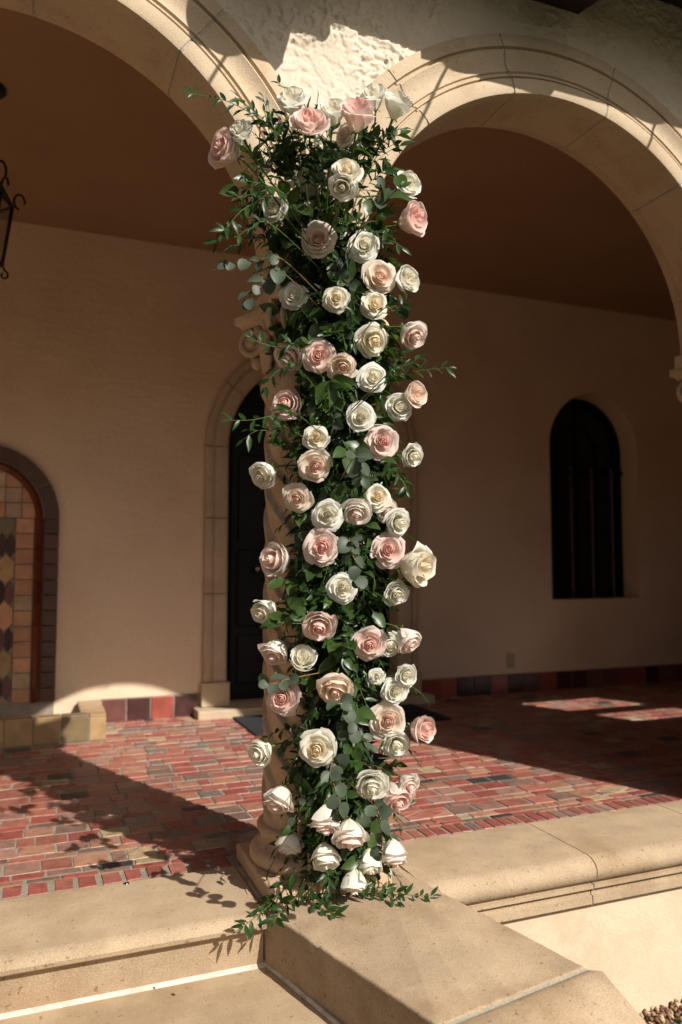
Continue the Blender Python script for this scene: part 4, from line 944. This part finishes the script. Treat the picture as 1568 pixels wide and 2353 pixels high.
def spray(kind, p, d, length, n, ln_, sag):
    out = outward(p); q = p.copy(); st_ = length / n; side = rl.choice((-1, 1)); pts_ = [q.copy()]
    nrm = (out + Vector((rl.uniform(-.6, .6), rl.uniform(-.6, .6), rl.uniform(0, .9)))).normalized()
    for j in range(n + 1):
        sd = d.cross(nrm); sd = sd.normalized() if sd.length > 1e-3 else CR.copy()
        dd = (d * rl.uniform(.3, .9) + sd * side * rl.uniform(.5, 1.1) + nrm * rl.uniform(-.3, .4)).normalized() if j < n else d; l_ = ln_ * rl.uniform(.65, 1.2)
        tip = q + dd * l_
        if not (tip.y > 2.262 and q.z > 1.85) and clear((q, q + dd * l_ * .5, tip), 1.0):
            nn = nrm + Vector((rl.uniform(-.5, .5), rl.uniform(-.5, .5), rl.uniform(-.5, .5)))
            if kind in ('ovate', 'round') and len(big) < 250 and (q - g_axis(q.z)).dot(FH) < 0: big.append((kind, q.copy(), dd, nn, l_))
            else: put_leaf(kind, q, dd, nn, l_, rl.uniform(-.6, .6))
        side *= -1; d = (d + Vector((rl.uniform(-.15, .15), rl.uniform(-.15, .15), -sag + rl.uniform(-.12, .12)))).normalized(); q = q + d * st_; pts_.append(q.copy())
        if q.y > 2.26 and q.z > 1.85: q.y = 2.255
    if clear(pts_[::3], .9): twigs.tube(pts_, .0011, 4, 0, False)
for k in range(540):
    u = rl.random(); z = .10 + 1.75 * rl.random() if rl.random() < .66 else 1.62 + .68 * rl.random()
    ang = rl.uniform(-1.25, 1.6) if z < 1.86 else rl.uniform(-1.7, 1.5); p = garland_point(z, ang, rl.uniform(.45, .86)); out = outward(p)
    if p.y > 2.25 and z > 1.87: p.y = 2.24
    up_ = .5 if z > 1.9 else -.15
    d = (out * rl.uniform(.35, 1) + CR * rl.uniform(-.7, .7) + Vector((0, 0, rl.uniform(-.8, .8) + up_))).normalized()
    if u < .44: spray('lance', p, d, rl.uniform(.07, .15), rl.randint(7, 12), rl.uniform(.030, .050), rl.uniform(0, .12))
    elif u < .85: spray('ovate', p, d, rl.uniform(.05, .10), rl.randint(3, 5), rl.uniform(.042, .070), rl.uniform(0, .15))
    elif u < .93: spray('round', p, d, rl.uniform(.06, .11), rl.randint(4, 6), rl.uniform(.026, .040), rl.uniform(0, .15))
    else: spray('fern', p, d, rl.uniform(.08, .13), 12, .03, .08)
for k in range(34):                                # tall wispy sprays rising among the top roses
    x = rl.uniform(590, 850); p = on_depth(x, rl.uniform(330, 430), 2.13); d = (CR * ((x - 725) / 260 + rl.uniform(-.3, .3)) + Vector((0, -.12, rl.uniform(.4, 1.1)))).normalized()
    spray('lance' if rl.random() < .75 else 'ovate', p, d, rl.uniform(.07, .17), rl.randint(7, 12), rl.uniform(.026, .044), rl.uniform(-.02, .10))
tw_ = twigs.build('twigs', STEM, gar, smooth=True); tag(tw_, kind='stuff')
# fern fronds deep inside: rachis with pinnae
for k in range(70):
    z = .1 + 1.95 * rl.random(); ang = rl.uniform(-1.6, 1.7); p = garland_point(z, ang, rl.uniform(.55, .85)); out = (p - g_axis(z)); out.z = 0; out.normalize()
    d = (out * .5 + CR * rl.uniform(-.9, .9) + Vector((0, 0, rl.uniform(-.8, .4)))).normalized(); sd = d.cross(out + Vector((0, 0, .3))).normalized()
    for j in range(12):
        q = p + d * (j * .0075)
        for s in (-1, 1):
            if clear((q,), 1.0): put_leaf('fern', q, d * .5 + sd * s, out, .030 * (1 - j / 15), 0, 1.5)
fol = mesh('foliage', np.concatenate(acc['V']), acc['F'], [L_RUSCUS, L_SALAL, L_EUC, L_DEEP], True, acc['M'])
tag(link(bpy.data.objects.new('foliage', fol), gar), kind='stuff')
def leaf_obj(kind, p, d, nrm, ln_, roll, parent, inv=None):
    o = bpy.data.objects.new('leaf', random.choice(LMESH[kind])); link(o, parent); m = frame_for(d, nrm, roll).to_4x4(); m.translation = p
    o.matrix_world = m @ Matrix.Diagonal((ln_, ln_, ln_, 1)); return o
for (kind, p, d, nrm, ln_) in big: leaf_obj(kind, p, d, nrm, ln_ * 1.05, rl.uniform(-.4, .4), gar)
for k, (x, y0, y1) in enumerate(((692, 1985, 2072), (716, 1990, 2078), (742, 1992, 2082))):
    p0 = on_z(x, y1 - 14, .0); MB().box(p0.x - .011, p0.x + .011, p0.y - .009, p0.y + .009, .002, .30, .002).build('support_batten', BATTEN, gar)

# ---- separate sprigs that stand out from the mass
def sprig(name, kind, pts, step, ln_, label, twig, group, droop=.0, spread=.9, flat=None, leaf_scale=None):
    """pts: world points of the stem"""
    P = [Vector(p) for p in pts]; cu = []; lead = 0
    if group == G1:                                  # the stem starts inside the garland
        r0 = g_axis(min(2.2, P[0].z - .03)) - FH * .02; lead = (P[0] - r0).length; P.insert(0, r0)
    for i in range(len(P) - 1):                      # Catmull-Rom through the points
        a, b, c, d = P[max(i - 1, 0)], P[i], P[i + 1], P[min(i + 2, len(P) - 1)]
        for k in range(8):
            u = k / 8; cu.append(.5 * ((2 * b) + (c - a) * u + (2 * a - 5 * b + 4 * c - d) * u * u + (3 * b - a - 3 * c + d) * u ** 3))
    cu.append(P[-1])
    t = empty(name, P[0], label, 'sprig', group); t.matrix_world = Matrix.Translation((0, 0, 0))
    MB().tube(cu, [.0017 * (1 - .6 * i / len(cu)) for i in range(len(cu))], 5).build('stem', twig, t, smooth=True)
    dist = 0; nxt = step + lead * .9; side = 1
    for a, b in zip(cu, cu[1:]):
        dist += (b - a).length
        if dist >= nxt:
            nxt += step * rl.uniform(.8, 1.2); side *= -1; tg = (b - a).normalized(); nrm = flat if flat is not None else (-CF * .8 + Vector((0, 0, .6)) + Vector((rl.uniform(-.5, .5), rl.uniform(-.5, .5), rl.uniform(-.3, .4))))
            sd = tg.cross(nrm).normalized(); d = tg * rl.uniform(.4, .9) + sd * side * spread + Vector((0, 0, -droop)) + Vector(nrm) * rl.uniform(-.15, .25)
            leaf_obj(kind, b, d, nrm, ln_ * rl.uniform(.85, 1.4), rl.uniform(-.6, .6), t)
    tg = (cu[-1] - cu[-3]).normalized(); leaf_obj(kind, cu[-1], tg, -CF + Vector((0, 0, .5)), ln_ * .8, 0, t); return t
def S(*q): return [on_depth(x, y, d) for x, y, d in q]
G1 = 'leafy sprigs standing out from the garland'
sprig('ruscus_sprig', 'lance', S((650, 330, 2.15), (590, 270, 2.12), (520, 232, 2.1), (436, 214, 2.08)), .016, .034, 'thin ruscus sprig reaching furthest up left across the arch', STEM, G1)
sprig('ruscus_sprig', 'lance', S((640, 330, 2.14), (600, 270, 2.1), (560, 235, 2.08), (548, 222, 2.07)), .015, .032, 'short ruscus sprig just above the upper left white rose', STEM, G1)
sprig('ruscus_sprig', 'lance', S((655, 340, 2.13), (625, 285, 2.1), (610, 240, 2.08), (606, 228, 2.07)), .015, .034, 'upright ruscus sprig between the top left white roses', STEM, G1)
sprig('ruscus_sprig', 'lance', S((700, 300, 2.13), (688, 240, 2.12), (665, 208, 2.12), (640, 192, 2.12)), .035, .03, 'tiny sprig above the topmost white rose against the stucco', STEM, G1)
sprig('ruscus_sprig', 'lance', S((630, 470, 2.1), (580, 470, 2.07), (540, 500, 2.05), (500, 560, 2.05)), .014, .036, 'bushy ruscus sprig arching down left above the eucalyptus', STEM, G1)
sprig('ruscus_sprig', 'lance', S((640, 440, 2.1), (590, 445, 2.08), (555, 452, 2.07), (545, 455, 2.06)), .014, .036, 'ruscus sprig pointing left beneath the shaded blush rose', STEM, G1)
sprig('ruscus_sprig', 'lance', S((630, 520, 2.1), (575, 525, 2.07), (540, 545, 2.06), (515, 525, 2.05)), .014, .034, 'ruscus sprig fanning left just over the round eucalyptus leaves', STEM, G1)
sprig('eucalyptus_sprig', 'round', S((655, 600, 2.12), (600, 600, 2.11), (555, 602, 2.10), (520, 610, 2.09)), .022, .032, 'eucalyptus branch with round grey leaves pointing left', TWIG, G1, .1)
sprig('eucalyptus_sprig', 'round', S((655, 630, 2.11), (620, 640, 2.1), (590, 655, 2.09), (570, 690, 2.09)), .020, .034, 'eucalyptus branch hanging beside the capital with large round leaves', TWIG, G1, .3)
sprig('eucalyptus_sprig', 'round', S((870, 480, 2.1), (885, 450, 2.08), (880, 430, 2.07)), .024, .034, 'round leaved sprig left of the upper right white rose', TWIG, G1)
sprig('lemon_leaf_sprig', 'ovate', S((830, 520, 2.1), (865, 480, 2.07), (900, 450, 2.06), (922, 432, 2.06)), .026, .046, 'broad leaved branch leading to the upper right white rose', STEM, G1)
sprig('lemon_leaf_sprig', 'ovate', S((840, 400, 2.14), (855, 350, 2.13), (862, 320, 2.12)), .03, .05, 'few broad leaves on the bare stems under the top right bud', STEM, G1)
sprig('ruscus_sprig', 'lance', S((690, 800, 2.02), (650, 800, 2.0), (605, 790, 1.99), (575, 775, 1.98)), .017, .032, 'ruscus sprig crossing left in front of the capital scroll', STEM, G1)
sprig('ruscus_sprig', 'lance', S((690, 850, 2.02), (655, 845, 2.0), (630, 860, 1.99), (610, 890, 1.99)), .017, .034, 'ruscus sprig hanging left over the column neck', STEM, G1, .3)
sprig('ruscus_sprig', 'lance', S((680, 950, 2.05), (630, 955, 2.02), (580, 965, 2.0), (530, 966, 1.99)), .02, .036, 'ruscus sprig stretching left across the dark doorway', STEM, G1)
sprig('ruscus_sprig', 'lance', S((665, 985, 2.05), (625, 990, 2.02), (590, 990, 2.0), (560, 1010, 2.0)), .02, .036, 'drooping ruscus sprig lowest across the dark doorway', STEM, G1, .3)
sprig('ruscus_sprig', 'lance', S((880, 880, 2.0), (930, 860, 1.98), (980, 850, 1.97), (1030, 845, 1.96)), .013, .028, 'long ruscus sprig reaching furthest right over the dark wall', STEM, G1)
sprig('ruscus_sprig', 'lance', S((880, 870, 2.0), (910, 845, 1.98), (940, 838, 1.97), (965, 820, 1.96)), .013, .027, 'second ruscus sprig above the one reaching furthest right', STEM, G1)
sprig('ruscus_sprig', 'lance', S((870, 720, 2.0), (905, 715, 1.98), (925, 700, 1.97), (935, 690, 1.96)), .013, .03, 'small glossy sprig above the nodding blush rose at right', STEM, G1)
sprig('ruscus_sprig', 'lance', S((880, 1085, 2.0), (905, 1090, 1.98), (925, 1105, 1.97), (935, 1125, 1.96)), .017, .034, 'small sprig hanging right below the white bud at right', STEM, G1)
sprig('eucalyptus_sprig', 'round', S((800, 1240, 1.99), (808, 1270, 1.97), (822, 1300, 1.96), (820, 1330, 1.96)), .020, .032, 'round olive grey leaves above the open white mid rose', TWIG, G1, .1)
sprig('eucalyptus_sprig', 'round', S((815, 1050, 2.0), (825, 1080, 1.98), (835, 1100, 1.97)), .022, .034, 'round leaves hanging below the full white rose', TWIG, G1, .2)
sprig('eucalyptus_sprig', 'round', S((780, 1610, 1.99), (800, 1640, 1.97), (815, 1665, 1.96), (800, 1690, 1.96)), .022, .030, 'eucalyptus leaves left of the large low peach rose', TWIG, G1, .1)
sprig('eucalyptus_sprig', 'round', S((665, 1560, 2.03), (640, 1570, 2.0), (618, 1572, 1.99)), .022, .034, 'dark round leaves poking left above the large low pink rose', TWIG, G1)
sprig('eucalyptus_sprig', 'round', S((760, 1770, 1.99), (770, 1810, 1.97), (780, 1840, 1.96), (775, 1870, 1.96)), .024, .031, 'eucalyptus strand above the hanging blush roses', TWIG, G1, .2)
sprig('eucalyptus_sprig', 'round', S((860, 1850, 1.99), (870, 1890, 1.97), (880, 1930, 1.96), (870, 1960, 1.96)), .026, .030, 'eucalyptus strand hanging beside the pale pink bottom bud', TWIG, G1, .2)
sprig('lemon_leaf_sprig', 'ovate', S((760, 880, 2.0), (765, 905, 1.98), (770, 915, 1.97)), .024, .062, 'single large upright leaf pair left of the full white rose', STEM, G1, .4)
sprig('lemon_leaf_sprig', 'ovate', S((655, 1432, 2.05), (642, 1425, 2.02), (632, 1420, 2.0)), .03, .042, 'dark leaf lying across the shaded white rose on the shaft', STEM, G1)
# trailing sprigs lying on the stone at the foot
G2 = 'ruscus sprigs trailing on the stone'
def Z(*q): return [on_z(x, y, z) for x, y, z in q]
UPV = Vector((0, -.15, 1))
def trail(pts, lab, ln_=.036): sprig('ruscus_sprig', 'lance', Z(*pts), .016, ln_, lab, STEM, G2, 0, .8, None)
trail(((690, 2010, .10), (650, 2045, .045), (615, 2085, .02), (560, 2128, .012)), 'ruscus sprig trailing furthest left over the sill nosing')
trail(((680, 2000, .12), (648, 2030, .06), (628, 2058, .03), (606, 2080, .02)), 'ruscus sprig lying against the column plinth')
trail(((720, 2030, .08), (705, 2060, .03), (730, 2082, .015), (770, 2098, .012)), 'ruscus sprig with paired leaves lying at the front of the foot', .042)
trail(((700, 2020, .09), (680, 2060, .03), (650, 2090, .015), (628, 2120, .01)), 'ruscus sprig drooping over the cheek wall corner')
trail(((850, 2010, .08), (885, 2035, .03), (930, 2055, .015), (995, 2058, .012)), 'ruscus sprig trailing furthest right along the stone')
trail(((840, 2020, .07), (870, 2045, .03), (900, 2062, .015), (915, 2072, .01)), 'shorter ruscus sprig below the one trailing right')
trail(((770, 2000, .12), (780, 2035, .05), (760, 2065, .02), (735, 2075, .015)), 'ruscus sprig tangled under the lowest white rose')
trail(((720, 1990, .12), (700, 2020, .06), (672, 2040, .03), (655, 2062, .02)), 'ruscus sprig before the column base left of the pale battens')
trail(((800, 2010, .10), (830, 2040, .04), (850, 2052, .02), (880, 2048, .015)), 'ruscus sprig right under the lowest white rose')

# ================================================================== SMALL THINGS
sd_ = MB(); sd_.lathe([(0, .0), (.009, .0), (.0095, .002), (.006, .0035), (0, .004)], 16); o = sd_.build('metal_stud', STEEL, smooth=True); o.location = (.292, 2.567, 0); tag(o, 'small shiny metal stud at the edge of the bricks', 'stud')
fl = [((395, 2283), 'green leaf scrap lying on the lower step tread', L_RUSCUS), ((357, 2272), 'dark curled leaf scrap beside the green one on the tread', L_DEEP)]
for (x, y), lab, m in fl:
    p = on_z(x, y, -.152); v, f = LEAVES['lance'][1]
    o = obj('fallen_leaf', v * .016, f, m, None, True); o.location = p; o.rotation_euler = (.1, .1, random.uniform(0, 6)); tag(o, lab, 'leaf')
